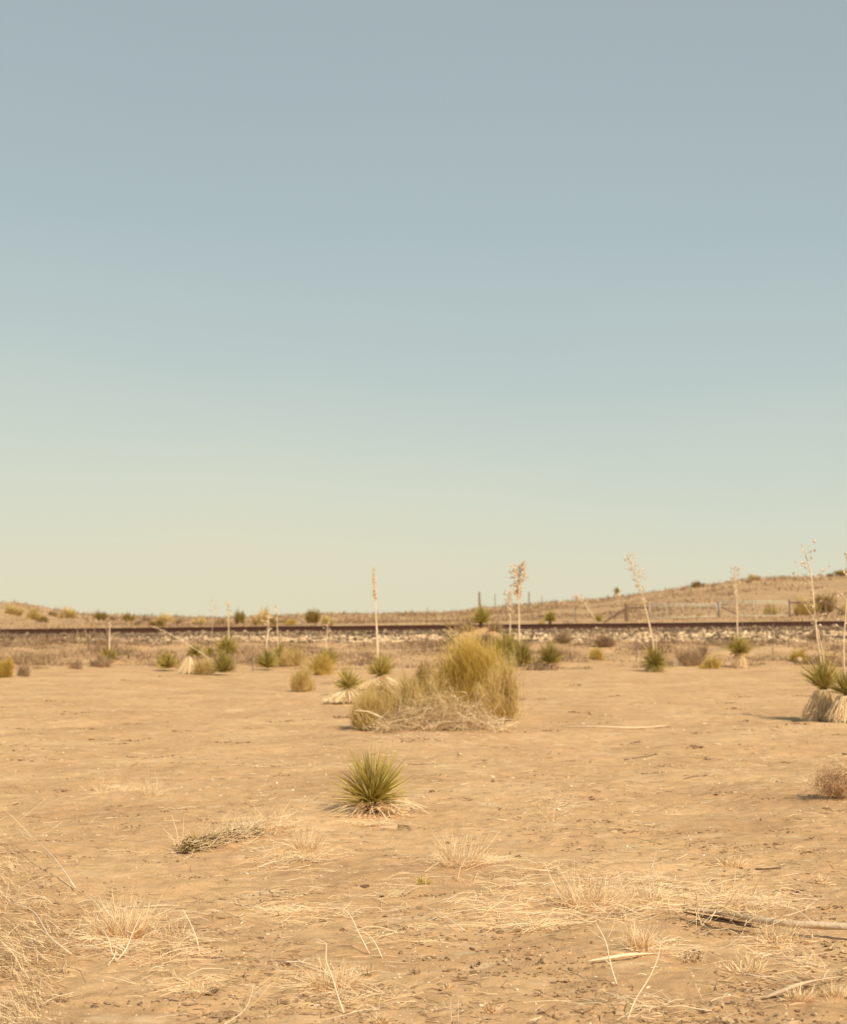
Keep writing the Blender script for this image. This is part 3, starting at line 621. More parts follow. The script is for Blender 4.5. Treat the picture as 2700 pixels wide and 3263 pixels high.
FS = [
 (45, 100, 70, 28, 1, 'broad pale yellow shrub below the left hill, nearest the left edge'),
 (110, 98, 60, 32, 1, 'yellow shrub second from the left edge beyond the rail'),
 (140, 92, 40, 24, 0, 'small olive shrub just right of the second yellow shrub'),
 (222, 118, 75, 34, 1, 'yellowish shrub on the skyline where the left hill ends'),
 (172, 116, 34, 20, 2, 'brownish shrub on the slope at the end of the left hill'),
 (322, 120, 50, 34, 0, 'dark olive shrub on the skyline above the tiny far left stalk'),
 (410, 122, 42, 30, 0, 'dark olive shrub on the skyline, left of the toppled stalk'),
 (365, 125, 30, 16, 2, 'low brown shrub in the gap between the two dark skyline shrubs'),
 (470, 118, 36, 26, 2, 'brown shrub on the skyline above the toppled stalk'),
 (505, 90, 60, 26, 0, 'dark shrub right above the rail near the toppled stalk tip'),
 (445, 100, 40, 22, 2, 'dull shrub between rail and skyline, left of the toppled stalk tip'),
 (530, 128, 70, 26, 1, 'wide yellow shrub on the skyline, between toppled stalk and faint stalk'),
 (575, 122, 46, 24, 2, 'grey brown skyline shrub left of the faint bare stalk'),
 (640, 105, 50, 22, 1, 'pale shrub above the rail near the faint bare stalk'),
 (705, 125, 46, 24, 2, 'grey shrub on the skyline behind the bushy yucca stalk'),
 (765, 128, 42, 46, 0, 'rounded olive shrub on the skyline right of the bushy yucca stalk'),
 (842, 105, 70, 46, 1, 'large yellow shrub beyond the rail behind the cup headed stalk'),
 (868, 98, 36, 36, 0, 'dark shrub partly behind the thin tiny topped stalk'),
 (930, 104, 40, 26, 3, 'small green shrub beyond the rail between two larger skyline ones'),
 (1000, 118, 58, 46, 0, 'wind swept dark shrub like a small tree on the skyline, left of the spear stalk'),
 (1042, 100, 46, 30, 1, 'yellow shrub on the rail line behind the straight bare stalk'),
 (1286, 200, 16, 12, 2, 'tiny dark shrub alone on the skyline right of the spear stalk'),
 (1330, 82, 36, 14, 1, 'low yellow shrub peeping over the rail right of the spear stalk'),
 (1440, 82, 36, 18, 3, 'low green shrub peeping over the rail just above the central cluster'),
 (2222, 186, 46, 22, 0, 'dark round shrub on the right hill skyline, left of the small dark seed head'),
 (2178, 184, 30, 11, 2, 'flat brown shrub on the right hill skyline beside the dark round one'),
 (2402, 186, 52, 18, 1, 'tawny shrub on the right hill skyline, right of the small dark seed head'),
 (2386, 176, 26, 14, 2, 'dark low shrub just under the tawny skyline shrub'),
 (2690, 184, 66, 22, 0, 'dark shrub on the skyline at the right edge of the photo'),
 (2645, 184, 36, 12, 2, 'flat shrub on the skyline left of the one at the right edge'),
 (2452, 91, 56, 42, 1, 'yellow bush growing in front of the right half of the metal gate'),
 (2560, 92, 90, 48, 1, 'large yellow bush in front of the wooden rail fence right of the gate'),
 (2625, 95, 90, 62, 0, 'olive bush behind the large yellow one by the wooden fence'),
 (2690, 92, 60, 30, 1, 'yellow grassy bush by the fence at the right edge'),
 (2226, 90, 24, 18, 3, 'tiny green bush at the foot of the left metal gate'),
 (1725, 80, 30, 22, 1, 'small yellow bush beside the green yucca beyond the rail'),
]
for a in FS: far_shrub(*a)

# ------------------------------------------------ fence, gates and posts beyond the railway
GD = 88.0
def pole(mb, a, b, r, var=.5, k=6): tube(mb, [a, b], r, k, var, .03)
def gate(x0, x1, ytop, ybot, bars, label):
    o = foot((x0 + x1) / 2, GD); root = thing('metal_gate', o, label, 'gate', 'metal gates in the fence beyond the railway')
    A = at(x0, ytop[0], GD); B = at(x1, ytop[1], GD); a = foot(x0, GD) + [0, 0, .12]; b = foot(x1, GD) + [0, 0, .12]
    mb = MB()
    for p, q_ in ((A, B), (a, b), (A, a), (B, b)): pole(mb, p, q_, .030)
    mb.build('gate_frame', M['galv'], root, o, True)
    mb = MB(); A2 = A + (a - A) * .14; B2 = B + (b - B) * .14
    pole(mb, A2, B2, .024)
    for t in bars: pole(mb, A + (B - A) * t, a + (b - a) * t, .018)
    mb.build('gate_bars', M['galv'], root, o, True)
    mb = MB(); n = 12
    for i in range(1, n): pole(mb, A + (B - A) * i / n, a + (b - a) * i / n, .004, k=4)
    for i in range(1, 5): pole(mb, A + (a - A) * i / 5, B + (b - B) * i / 5, .004, k=4)
    mb.build('gate_mesh', M['galv'], root, o)
gate(2070, 2284, (1924, 1925), 1980, (.25, .5, .75), 'left pale metal gate, from the leaning stalk to the dark green post')
gate(2294, 2510, (1916, 1916), 1980, (.5, .76), 'right pale metal gate with the skirted yucca stalk in front')
def post(px, ytop, D, r, mt, label, group='fence posts beyond the railway', name='fence_post', base=None):
    g = foot(px, D) if base is None else gp(px, base); t = at(px, ytop, g[1]); mb = MB(); tube(mb, [g - [0, 0, .1], t], [r, r * .9], 6, .5, .05)
    return tag(mb.build(name, M[mt], None, g), label, 'post', group)
post(2289, 1918, GD, .06, 'dpost', 'dark steel post between the two metal gates')
post(1996, 1925, GD + .3, .10, 'post', 'thick wooden post carrying the brace left of the gates')
post(2514, 1912, GD + .3, .07, 'post', 'wooden post at the right end of the right gate')
post(2630, 1911, GD + .3, .08, 'post', 'wooden post second right of the gates, behind the big forked stalks')
post(1833, 1932, GD + 4, .035, 'dpost', 'thin faint post on the slope left of the wooden brace')
post(1528, 1886, 150, .11, 'dpost', 'tall dark post on the skyline above the yucca mound', None)
post(1578, 1893, 190, .05, 'dpost', 'faint thin post on the skyline right of the tall dark one', None)
post(1686, 1886, 165, .07, 'dpost', 'slim grey post on the skyline just right of the tallest plume', None)
post(1727, 1897, 190, .04, 'dpost', 'very thin post on the skyline between tallest plume and fallen stalk', None)
post(1362, 1936, 200, .05, 'dpost', 'short faint post stub on the skyline left of the tall dark post', None)
post(2029, 2030, None, .014, 'dpost', 'thin dark stake in the brush below the bank, left of the leaning stalk yucca', 'thin stakes below the railway bank', 'stake', 2112)
post(2464, 1986, None, .014, 'dpost', 'thin stake below the bank between the skirted yucca and the right yuccas', 'thin stakes below the railway bank', 'stake', 2088)
post(806, 2086, None, .020, 'dpost', 'short stake on the sand between the dark yucca and the cup headed one', 'thin stakes below the railway bank', 'stake', 2142)
post(2366, 1978, None, .012, 'dpost', 'thin stake close behind the skirted yucca stalk', 'thin stakes below the railway bank', 'stake', 2084)
def rails(name, segs, label, mt='post'):
    g = segs[0][0]; mb = MB()
    for a, b, r in segs: pole(mb, a, b, r)
    return tag(mb.build(name, M[mt], None, g), label, 'fence rail')
rails('fence_rail', [(at(1996, 1937, GD + .3), at(2068, 1936, GD + .3), .055), (at(1994, 1940, GD + .3), foot(1922, GD + .3), .055)], 'dark wooden cross rail and slanting brace left of the gates')
rails('fence_rail', [(at(2515, 1920, GD + .3), at(2630, 1918, GD + .3), .05), (at(2631, 1918, GD + .3), foot(2715, GD + .3), .05)], 'dark wooden rail and slanting brace right of the gates')
g = at(2294, 1930, GD + 1.5); rails('fence_brace', [(at(2294, 1932, GD + 1.2), foot(2345, GD + 1.2) + [0, 0, .2], .045)], 'short dark slanting brace seen through the right gate')

# ------------------------------------------------ uncountable cover
def scatter(n, fx, fy):
    x = fx(n); y = fy(n); return x, y, hgt(x, y)
mb = MB(); n = 60000                             # brush on the toe of the bank
y = rng.uniform(49.5, 63.2, n); x = rng.uniform(-.31, .31, n) * y
den = fbm(x * .8, y * .9, 81, 3); lft = ss(-11, -15, x) if False else 1 - ss(-16, -10, x)
k = den + .80 * ss(50, 55.5, y) - (.78 - .75 * lft) * ss(60.2, 62.6, y) > .18; x, y = x[k], y[k]; n = len(x)
by = RAIL_Y - 2.9; z = np.where(y > by, np.maximum(rail_top(x) + np.interp(y - RAIL_Y, [-2.9, -2.2, -.75], [-.86, -.66, -.25]), hgt(x, y)), hgt(x, y))
d = rng.normal(size=(n, 3)) * [.6, .6, .3] + [0, 0, .8]
hh = (1 + .5 * (x < -12)) * rng.uniform(.06, .26, n) * np.clip(.55 + 1.9 * fbm(x * .6, y * .6, 83, 2), .25, 1.6)
strands(mb, np.stack([x, y, z - .01], -1), d, hh, rng.uniform(.012, .030, n), None, 2, 2, np.clip(.28 + 1.0 * fbm(x * 1.1, y * 1.1, 82, 3) + rng.normal(size=n) * .16, 0, 1), tip=.3)
tag(mb.build('dry_brush', M['brush']), 'grey brown knee high brush covering the foot of the railway bank', 'brush', None, 'stuff')
mb = MB(); n = 60000                             # grass on the far slopes
y = np.exp(rng.uniform(math.log(72), math.log(275), n)); x = rng.uniform(-.31, .31, n) * y
k = fbm(x * .22, y * .09, 91, 4) > -.02; x, y = x[k], y[k]; n = len(x)
s = y / 110
strands(mb, np.stack([x, y, hgt(x, y) - .02], -1), rng.normal(size=(n, 3)) * [.6, .6, .2] + [0, 0, .6], rng.uniform(.10, .34, n) * s, rng.uniform(.04, .09, n) * s, None, 1, 2, np.clip(.42 + .6 * fbm(x * .15, y * .1, 92, 3) + rng.normal(size=n) * .18, 0, 1), tip=.3)
tag(mb.build('hill_grass', M['brush']), 'sparse dry grass speckling the slopes beyond the railway', 'grass', None, 'stuff')

# straw lying on the sand: patches given as ellipses seen in the photo
PATCH = [(1500, 2740, 190, 50, 1100), (1750, 2800, 420, 60, 1900), (2050, 2850, 330, 70, 2300), (1450, 2880, 280, 60, 1500), (2330, 2862, 240, 40, 1000), (1700, 2930, 330, 50, 1100),
         (2080, 2990, 260, 60, 800), (420, 2960, 200, 90, 1700), (600, 2990, 120, 60, 500), (1050, 3110, 150, 60, 500), (1200, 2960, 280, 70, 300), (980, 2700, 110, 40, 700),
         (620, 3100, 180, 60, 300), (2450, 2995, 160, 40, 500), (2550, 3060, 200, 80, 150), (800, 2720, 150, 40, 500), (1200, 2625, 240, 30, 600), (1750, 2580, 120, 40, 250),
         (420, 2510, 120, 30, 300), (1500, 2360, 400, 20, 500), (1150, 3150, 200, 40, 150), (2050, 3180, 500, 60, 200), (2400, 2480, 250, 60, 350), (950, 2870, 300, 60, 500)]
mb = MB()
def qual(px, py): return py < 2900
for px, py, rx, ry, n in PATCH:
    n = int(n * (.95 if qual(px, py) else .6)); th = rng.random(n) * 6.28; rr = np.abs(rng.normal(size=n)) * .55
    qx = px + np.cos(th) * rr * rx; qy = np.clip(py + np.sin(th) * rr * ry, 2120, 3330)
    yy = EYE * FPX / (qy - HOR) ; xx = (qx - CX) / FPX * yy
    kk = fbm(xx * 2.2, yy * 1.6, 131, 3) + .5 * fbm(xx * .7, yy * .7, 133, 2) > -.02; xx, yy = xx[kk], yy[kk]; n = len(xx)
    zz = hgt(xx, yy); a = rng.random(n) * 6.28; up = np.abs(rng.normal(size=n)) * .22
    d = np.stack([np.cos(a), np.sin(a) * .8, up], -1)
    L = rng.uniform(.04, .24, n) * (1 + .3 * (rng.random(n) < .1)); P = np.stack([xx, yy, zz + rng.random(n) * .018], -1)
    bd = np.zeros((n, 3)); bd[:, 2] = -up * L * .8
    strands(mb, P, d, L, rng.uniform(.0018, .0045, n), bd, 3, 2, .25 + .75 * rng.random(n), wob=.06, tip=.4)
n = 6000; yy = EYE * FPX / rng.uniform(240, 1340, n); xx = rng.uniform(-.31, .31, n) * yy; a = rng.random(n) * 6.28
k = fbm(xx * .9, yy * .9, 101, 3) > -.05; xx, yy, a = xx[k], yy[k], a[k]; n = len(xx)
strands(mb, np.stack([xx, yy, hgt(xx, yy) + .005], -1), np.stack([np.cos(a), np.sin(a), rng.random(n) * .15], -1), rng.uniform(.03, .16, n), rng.uniform(.0015, .004, n) * np.clip(yy / 9, 1, 2.5), None, 2, 2, rng.random(n), wob=.05, tip=.5)
tag(mb.build('straw_litter', M['straw']), 'pale straw and broken stems strewn over the sand', 'straw', None, 'stuff')
mb = MB(); n = 9000; yy = EYE * FPX / rng.uniform(200, 1340, n); xx = rng.uniform(-.31, .31, n) * yy; a = rng.random(n) * 6.28
k = fbm(xx * 1.3, yy * 1.3, 105, 3) > -.02; xx, yy, a = xx[k], yy[k], a[k]; n = len(xx)
strands(mb, np.stack([xx, yy, hgt(xx, yy) + .004], -1), np.stack([np.cos(a), np.sin(a) * .7, rng.random(n) * .12], -1), rng.uniform(.015, .09, n), rng.uniform(.003, .007, n), None, 2, 3, rng.random(n) * .55, wob=.06, tip=.5)
tag(mb.build('twig_litter', M['twig']), 'short brown twigs scattered over the sand', 'twigs', None, 'stuff')
# pebbles and clods
mb = MB(); n = 5000; yy = EYE * FPX / rng.uniform(230, 1340, n); xx = rng.uniform(-.31, .31, n) * yy
s = np.exp(rng.normal(size=n) * .45) * .0034 * np.clip(yy / 9, 1, 2.2)
stones(mb, np.stack([xx, yy, hgt(xx, yy) + s * .2], -1), s[:, None] * rng.uniform(.7, 1.3, (n, 3)) * [1, 1, .6], rng.random(n) ** .8)
tag(mb.build('pebbles', M['pebble']), 'small pale pebbles and grit on the sand', 'pebbles', None, 'stuff')
mb = MB(); xs, ys_ = [], []
for i in range(330):
    y0 = EYE * FPX / rng.uniform(190, 1320); x0 = rng.uniform(-.3, .3) * y0; m = int(rng.integers(8, 40))
    xs.append(x0 + rng.normal(size=m) * .10); ys_.append(y0 + rng.normal(size=m) * .05)
xx = np.concatenate(xs); yy = np.concatenate(ys_); n = len(xx); s = np.exp(rng.normal(size=n) * .45) * .0052 * np.clip(yy / 12, 1, 2)
stones(mb, np.stack([xx, yy, hgt(xx, yy) + s * .2], -1), s[:, None] * rng.uniform(.6, 1.4, (n, 3)) * [1.5, 1.1, .55], rng.random(n), .3)
tag(mb.build('clods', M['clod']), 'little brown crumbs of earth and plant matter in loose groups', 'clods', None, 'stuff')

# matted grass bank at the lower left
mb = MB(); n = 12000
qx = rng.uniform(-260, 300, n); qy = rng.uniform(2660, 3330, n); edge = 235 - np.clip((2950 - qy), 0, 400) * .62 - np.clip(qy - 3030, 0, 300) * .6
k = qx < edge + rng.normal(size=n) * 40; qx, qy = qx[k], qy[k]; n = len(qx)
yy = EYE * FPX / (qy - HOR); xx = (qx - CX) / FPX * yy
d = np.stack([-.75 + rng.normal(size=n) * .45, .35 + rng.normal(size=n) * .45, np.abs(rng.normal(size=n)) * .38], -1)
L = rng.uniform(.04, .20, n) * rng.choice([1, 1, 1, 1.7], n); bd = np.zeros((n, 3)); bd[:, 2] = -.3 * L * rng.random(n)
k = fbm(xx * 5, yy * 3, 141, 3) > -.12; P = np.stack([xx, yy, hgt(xx, yy) + np.abs(rng.normal(size=n)) * .02 + .03 * fbm(xx * 4, yy * 4, 142, 3)], -1); P, d, L, bd = P[k], d[k], L[k] * .8, bd[k]; n = len(P)
strands(mb, P, d, L, rng.uniform(.0018, .0045, n), bd, 3, 2, rng.random(n), wob=.05, tip=.3)
tag(mb.build('matted_dry_grass', M['mat']), 'matted flattened dry grass combed to the upper left in the lower left corner', 'grass', None, 'stuff')

# ------------------------------------------------ individual dry plants and sticks in the foreground
def tuft(px, py, w_px, h_px, n, label, mt='straw', up=.8, wd=.003, flat=.0):
    g = gp(px, py); s = g[1] / FPX; rx = w_px * s / 2; h = h_px * s; mb = MB()
    n = int(n * .72); a = rng.random(n) * 6.28; rr = rng.random(n) ** .5
    P = g + np.stack([np.cos(a) * rr * rx * .6, np.sin(a) * rr * rx * .45, np.zeros(n)], -1); P[:, 2] = hgt(P[:, 0], P[:, 1]) - .003
    d = np.stack([np.cos(a) * rr * rx * .9, np.sin(a) * rr * rx * .7, np.full(n, h)], -1) + rng.normal(size=(n, 3)) * [rx * .3, rx * .3, 0]
    d = nrm(d) + rng.normal(size=(n, 3)) * [.45, .45, .25]
    strands(mb, P, d, h * rng.uniform(.3, 1.25, n), 1.15 * wd * rng.uniform(.6, 1.4, n), rng.normal(size=(n, 3)) * h * .15, 3, 2, rng.random(n), wob=.05, tip=.3)
    return tag(mb.build('grass_tuft', M[mt], None, g), label, 'grass tuft', 'dry grass tufts on the sand')
tuft(2370, 3098, 170, 42, 420, 'wide bristly golden tuft above the dark pointed stick in the lower right', wd=.004)
tuft(2330, 2760, 130, 34, 300, 'low golden tuft on sand above the dark thin slot, right side', wd=.004)
tuft(2610, 2812, 80, 30, 180, 'small golden tuft on open sand near the right edge above the log', wd=.004)
tuft(2545, 3186, 110, 40, 260, 'bristly golden tuft below the dark pointed stick, bottom right', wd=.004)
tuft(2660, 3176, 90, 36, 180, 'sparse tuft in the bottom right corner', wd=.003)
tuft(2205, 3060, 100, 26, 240, 'brown edged flat tuft at the end of the pale blade on the sand', 'twig', wd=.004)
tuft(2040, 3030, 90, 80, 260, 'dark based upright tuft above the pale blade', wd=.004)
tuft(1425, 3152, 46, 22, 130, 'small round golden tuft alone near the bottom middle', wd=.003)
tuft(1322, 3106, 44, 22, 130, 'small brown tuft up and left of the round golden one', 'twig', wd=.004)
tuft(1215, 3255, 110, 24, 240, 'broad tuft on the bottom edge of the photo', wd=.004)
tuft(1565, 3228, 60, 30, 150, 'small tuft near the bottom, right of the round golden one', wd=.004)
tuft(1170, 3108, 60, 30, 140, 'golden brown clump right of the crossed dead stems', 'twig', wd=.004)
tuft(1352, 2818, 46, 28, 80, 'tiny fresh green sprig in the pale straw at mid foreground', 'yleaf', wd=.005)
tuft(980, 2716, 110, 70, 420, 'soft upright pale tuft left below the foreground yucca', wd=.0025)
tuft(945, 2640, 30, 85, 30, 'few tall thin blades left of the foreground yucca', wd=.002)
tuft(1755, 2610, 100, 90, 110, 'wispy upright blades on open sand right of the foreground yucca', wd=.002)
tuft(1470, 2760, 170, 110, 420, 'large airy pale tuft below and right of the foreground yucca', wd=.0025)
tuft(475, 2535, 130, 75, 170, 'faint wispy tuft on open sand at the left', wd=.0025)
tuft(330, 2530, 60, 60, 50, 'thin curved blades left of the faint wispy tuft', wd=.0025)
tuft(390, 2990, 200, 120, 700, 'dense tangled straw tuft behind the forked stem, lower left', wd=.003)
tuft(560, 3000, 130, 60, 260, 'flat straw tuft between the forked stem and the twig with short roots', wd=.003)
tuft(640, 3168, 110, 40, 160, 'thin dry tuft near the bottom left, right of the mat', wd=.003)
tuft(1065, 3150, 180, 90, 330, 'straw tuft woven through the crossed dead stems', wd=.003)
tuft(2480, 3010, 160, 90, 200, 'spread tuft of bare stems below the fallen log', wd=.003)
tuft(2330, 2862, 260, 70, 200, 'bristling heap of straw over the fallen log', wd=.003)
tuft(1870, 2890, 240, 110, 600, 'dense bright straw heap left of the fallen log', wd=.003)
tuft(2050, 2880, 180, 70, 300, 'loose straw heap round the foot of the crooked upright twig', wd=.003)
def stick(name, pts, r, label, cat='stick', mt='stalk', k=5, dz=None, side=(), sub=3, rough=.08, var=.8):
    """pts: (px, py, height above ground) seen in the photo"""
    W_ = [gp(p[0], p[1], p[2]) for p in pts]
    # keep every point in the depth of the first when the stick stands up
    if dz is not None: D0 = gp(*pts[0])[1]; W_ = [gp(*pts[0])] + [at(p[0], p[1], D0 + dz * i) for i, p in enumerate(pts[1:], 1)]
    W_ = np.array(W_); r = np.asarray(r) * (.72 if cat == 'dry stem' else 1) if np.ndim(r) else r * (.72 if cat == 'dry stem' else 1)
    if cat == 'dry stem' and len(W_) > 2:
        tot_ = np.linalg.norm(W_[-1] - W_[0]); W_[1:] = W_[1:] + rng.normal(size=(len(W_) - 1, 3)) * tot_ * [.018, .01, .012]
        side = list(side) + [(random.randint(1, len(W_) - 1), (random.choice((-1, 1)), random.uniform(-.3, .3), random.uniform(.1, .9), tot_ * random.uniform(.08, .26))) for _ in range(4)]
    rr = np.linspace(r, r * .45, len(W_)) if np.ndim(r) == 0 else r
    mb = MB(); tube(mb, W_, rr, k, var, rough, sub)
    for i, (dx, dy, dzz, L) in side:
        p = W_[i]; d = np.array([dx, dy, dzz], float); d = d / np.linalg.norm(d) * L
        tube(mb, [p, p + d * .5 + rng.normal(size=3) * L * .05, p + d], [rr[0] * .45 if np.ndim(rr) else r * .45, r_small(rr), .0008], 4, var, .05, 2)
    return tag(mb.build(name, M[mt], None, W_[0], True), label, cat)
def r_small(rr): return float(np.min(rr)) * .5 + .0006
# fallen log
pts = [(2178, 2894, .065), (2250, 2904, .07), (2340, 2917, .075), (2430, 2932, .07), (2520, 2944, .065), (2610, 2948, .07), (2760, 2956, .075)]
W_ = np.array([gp(*p) for p in pts]); root = thing('fallen_log', W_[3], 'weathered pale log lying on sand at the right edge, splintered at its left end', 'log'); o = W_[3]
mb = MB(); tube(mb, W_, [.005, .010, .013, .016, .018, .019, .019], 10, .62, .09, 6); mb.build('trunk', M['wood'], root, o, True)
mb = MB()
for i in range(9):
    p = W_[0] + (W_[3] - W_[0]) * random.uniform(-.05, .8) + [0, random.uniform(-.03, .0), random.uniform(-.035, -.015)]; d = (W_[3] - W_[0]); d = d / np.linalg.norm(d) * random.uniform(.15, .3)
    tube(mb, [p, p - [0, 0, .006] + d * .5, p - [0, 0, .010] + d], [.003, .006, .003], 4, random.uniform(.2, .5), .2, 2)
mb.build('splinters_and_shade', M['bark'], root, o)  # dark splinters under the log; their colour also stands in for its shaded underside
mb = MB(); n = 60
n = 80; t_ = rng.random(n); P = [0, 0, .02] + W_[0] + (W_[4] - W_[0]) * t_[:, None]; d = rng.normal(size=(n, 3)) * [.8, .5, .4] + [0, -.5, -.1]
strands(mb, P, d, rng.uniform(.05, .25, n), rng.uniform(.003, .006, n), None, 4, 3, .6 + .4 * rng.random(n), wob=.08, tip=.4)
V_ = mb.v[0]; V_[:, 2] = np.maximum(V_[:, 2], hgt(V_[:, 0], V_[:, 1]) + .002); mb.build('twigs', M['twig'], root, o)
stick('stick', [(2432, 3180, .01), (2500, 3155, .035), (2545, 3138, .045), (2610, 3122, .04), (2690, 3112, .02)], [.006, .011, .010, .004, .002], 'dark pointed stick with a long thin pale tip, lower right', mt='wood', var=.55)
stick('dead_leaf_blade', [(1868, 3064, .012), (1940, 3052, .025), (2010, 3042, .025), (2092, 3038, .012)], [.003, .008, .008, .002], 'bright pale leaf blade lying flat on the sand, lower right', 'leaf', mt='straw', var=1.0)
stick('stick', [(1790, 2316, .01), (1900, 2315, .02), (2020, 2319, .03), (2138, 2312, .02)], [.004, .010, .013, .012], 'long pale stick on open sand right of the central shrubs', var=.45)
stick('stick', [(1990, 2420, .01), (2060, 2410, .015), (2090, 2403, .01)], .008, 'short dark stick on the sand behind the faint twigs, upper right', mt='wood', var=.15)
stick('stick', [(2180, 2482, .008), (2215, 2472, .012), (2244, 2471, .01)], .006, 'thin brown stick left of the tumbleweed', mt='wood', var=.25)
stick('stick', [(2408, 2769, .006), (2450, 2768, .008), (2490, 2765, .006)], .006, 'short black stick lying on sand below the golden tuft at right', mt='wood', var=.0)
stick('dry_stem', [(2082, 2880, 0), (2083, 2800, 0), (2084, 2740, 0), (2092, 2710, 0)], .0045, 'crooked upright dry twig standing left of the fallen log', 'dry stem', dz=.0, var=.9, side=[(2, (-.5, 0, .6, .05)), (1, (.4, 0, .7, .05))])
stick('dry_stem', [(2114, 2888, 0), (2108, 2850, 0), (2100, 2836, 0)], .006, 'stubby bent stem right at the foot of the crooked twig', 'dry stem', dz=.0, var=.8)
stick('dry_stem', [(1992, 2845, 0), (1978, 2800, 0), (1966, 2765, 0)], .0045, 'slanting pale stem left of the crooked upright twig', 'dry stem', dz=.0, var=.9)
stick('dry_stem', [(1966, 3138, 0), (1950, 3070, 0), (1932, 3000, 0), (1905, 2940, 0)], .0060, 'thick pale stem leaning left across the end of the pale blade', 'dry stem', dz=.03, var=.85, side=[(2, (-.7, 0, .5, .10)), (2, (.3, 0, .8, .12)), (1, (-.5, 0, .5, .06))])
stick('dry_stem', [(2000, 3250, 0), (2030, 3185, 0), (2068, 3110, 0), (2094, 3045, 0), (2102, 3000, 0)], .0045, 'long thin curved stem rising from the bottom edge to the pale blade', 'dry stem', dz=.05, var=.95, side=[(1, (.7, 0, .25, .12)), (3, (-.5, 0, .5, .05))])
stick('dry_stem', [(1098, 3232, 0), (1085, 3180, 0), (1055, 3110, 0), (1044, 3060, 0), (1046, 3005, 0)], .006, 'straight pale stem, the darker upright of the crossed pair', 'dry stem', dz=.03, var=.8, side=[(1, (.6, 0, .7, .14)), (2, (-.8, 0, .25, .16)), (2, (.8, .1, .1, .14))])
stick('dry_stem', [(1178, 3040, 0), (1140, 2970, 0), (1112, 2915, 0), (1092, 2898, 0)], .0055, 'pale stem leaning left above the crossed pair', 'dry stem', dz=.03, var=.9)
stick('dry_stem', [(1222, 3060, 0), (1196, 3005, 0), (1170, 2975, 0), (1130, 2955, 0)], .0045, 'second leaning stem close right of the first above the crossed pair', 'dry stem', dz=.03, var=.85)
stick('dry_stem', [(905, 3065, .02), (960, 3068, .03), (1015, 3080, .03)], .006, 'pale stem lying flat left of the crossed pair', 'dry stem', var=.9)
stick('dry_stem', [(372, 3062, 0), (400, 3025, 0), (425, 2975, 0), (448, 2915, 0)], .0065, 'right arm of the V shaped pale stem at lower left', 'dry stem', dz=.02, var=.95)
stick('dry_stem', [(372, 3062, 0), (358, 3030, 0), (350, 2995, 0), (330, 2960, 0)], .0045, 'left arm of the V shaped pale stem at lower left', 'dry stem', dz=.02, var=.9)
stick('dry_stem', [(636, 3035, 0), (626, 2985, 0), (600, 2930, 0), (588, 2900, 0)], .0055, 'pale stem with short side arms right of the V shaped stem', 'dry stem', dz=.02, var=.9, side=[(1, (.8, 0, .35, .08)), (2, (-.8, 0, -.1, .10)), (2, (.9, 0, -.15, .12))])
stick('dry_stem', [(240, 2828, .03), (165, 2735, .10), (100, 2680, .14), (42, 2636, .16)], .006, 'long pale stem slanting over the sand at the left edge', 'dry stem', var=.9)
stick('dry_stem', [(228, 3040, .01), (160, 2975, .08), (100, 2910, .12), (20, 2880, .14)], .006, 'pale stem over the flattened mat, lower left corner', 'dry stem', var=.9)
stick('dry_stem', [(350, 2930, .02), (290, 2870, .08), (240, 2830, .1)], .004, 'thin stem joining the long slanting stem at its lower end', 'dry stem', var=.8)
stick('dry_stem', [(130, 3205, .01), (175, 3180, .03), (250, 3160, .03)], .007, 'bent branch on the sand in the lower left corner', 'dry stem', mt='wood', var=.6)
stick('dry_stem', [(128, 3190, 0), (130, 3150, 0), (132, 3118, 0)], .004, 'short upright stub in the lower left corner', 'dry stem', dz=0, var=.8)
stick('dry_stem', [(690, 3280, 0), (770, 3225, 0), (800, 3180, 0), (810, 3140, 0)], .004, 'forked thin twig at the bottom edge left of middle', 'dry stem', dz=.02, var=.85, side=[(1, (.8, 0, .8, .16)), (2, (.6, 0, .6, .06)), (1, (-.5, 0, .9, .1))])
stick('dry_stem', [(2360, 3100, .02), (2450, 3112, .03), (2545, 3126, .03)], .0035, 'long thin stem under the wide bristly tuft', 'dry stem', var=.95)
stick('dry_stem', [(2455, 3048, .01), (2510, 3052, .02), (2580, 3050, .01)], .004, 'pale stem flat on sand below the right part of the log', 'dry stem', var=.9)
stick('dry_stem', [(2360, 2830, 0), (2385, 2890, .02), (2420, 2930, .03)], .003, 'thin stem leaning down onto the log', 'dry stem', var=.85)
stick('dry_stem', [(2585, 2935, .04), (2540, 2900, .08), (2510, 2890, .1), (2478, 2862, .11)], .004, 'bent stem arching over the right half of the log', 'dry stem', var=.9)
stick('dry_stem', [(1458, 2810, 0), (1470, 2765, 0), (1500, 2720, 0)], .006, 'short brown stem inside the large airy tuft', 'dry stem', mt='twig', dz=.02, var=.7)
stick('dry_stem', [(1480, 2965, .02), (1440, 2925, .05), (1390, 2900, .06)], .0045, 'pale broken stem in the middle of the straw field', 'dry stem', var=.95)
stick('dry_stem', [(1662, 2980, 0), (1690, 2950, .02), (1710, 2935, .03)], .005, 'short pale stem at the lower edge of the straw field', 'dry stem', var=.85)
stick('dry_stem', [(1440, 3262, 0), (1438, 3215, 0), (1436, 3180, 0)], .0025, 'left one of the two thin upright blades at the bottom middle', 'dry stem', dz=0, var=.9)
stick('dry_stem', [(1462, 3262, 0), (1463, 3200, 0), (1462, 3175, 0)], .0025, 'right one of the two thin upright blades at the bottom middle', 'dry stem', dz=0, var=.9)
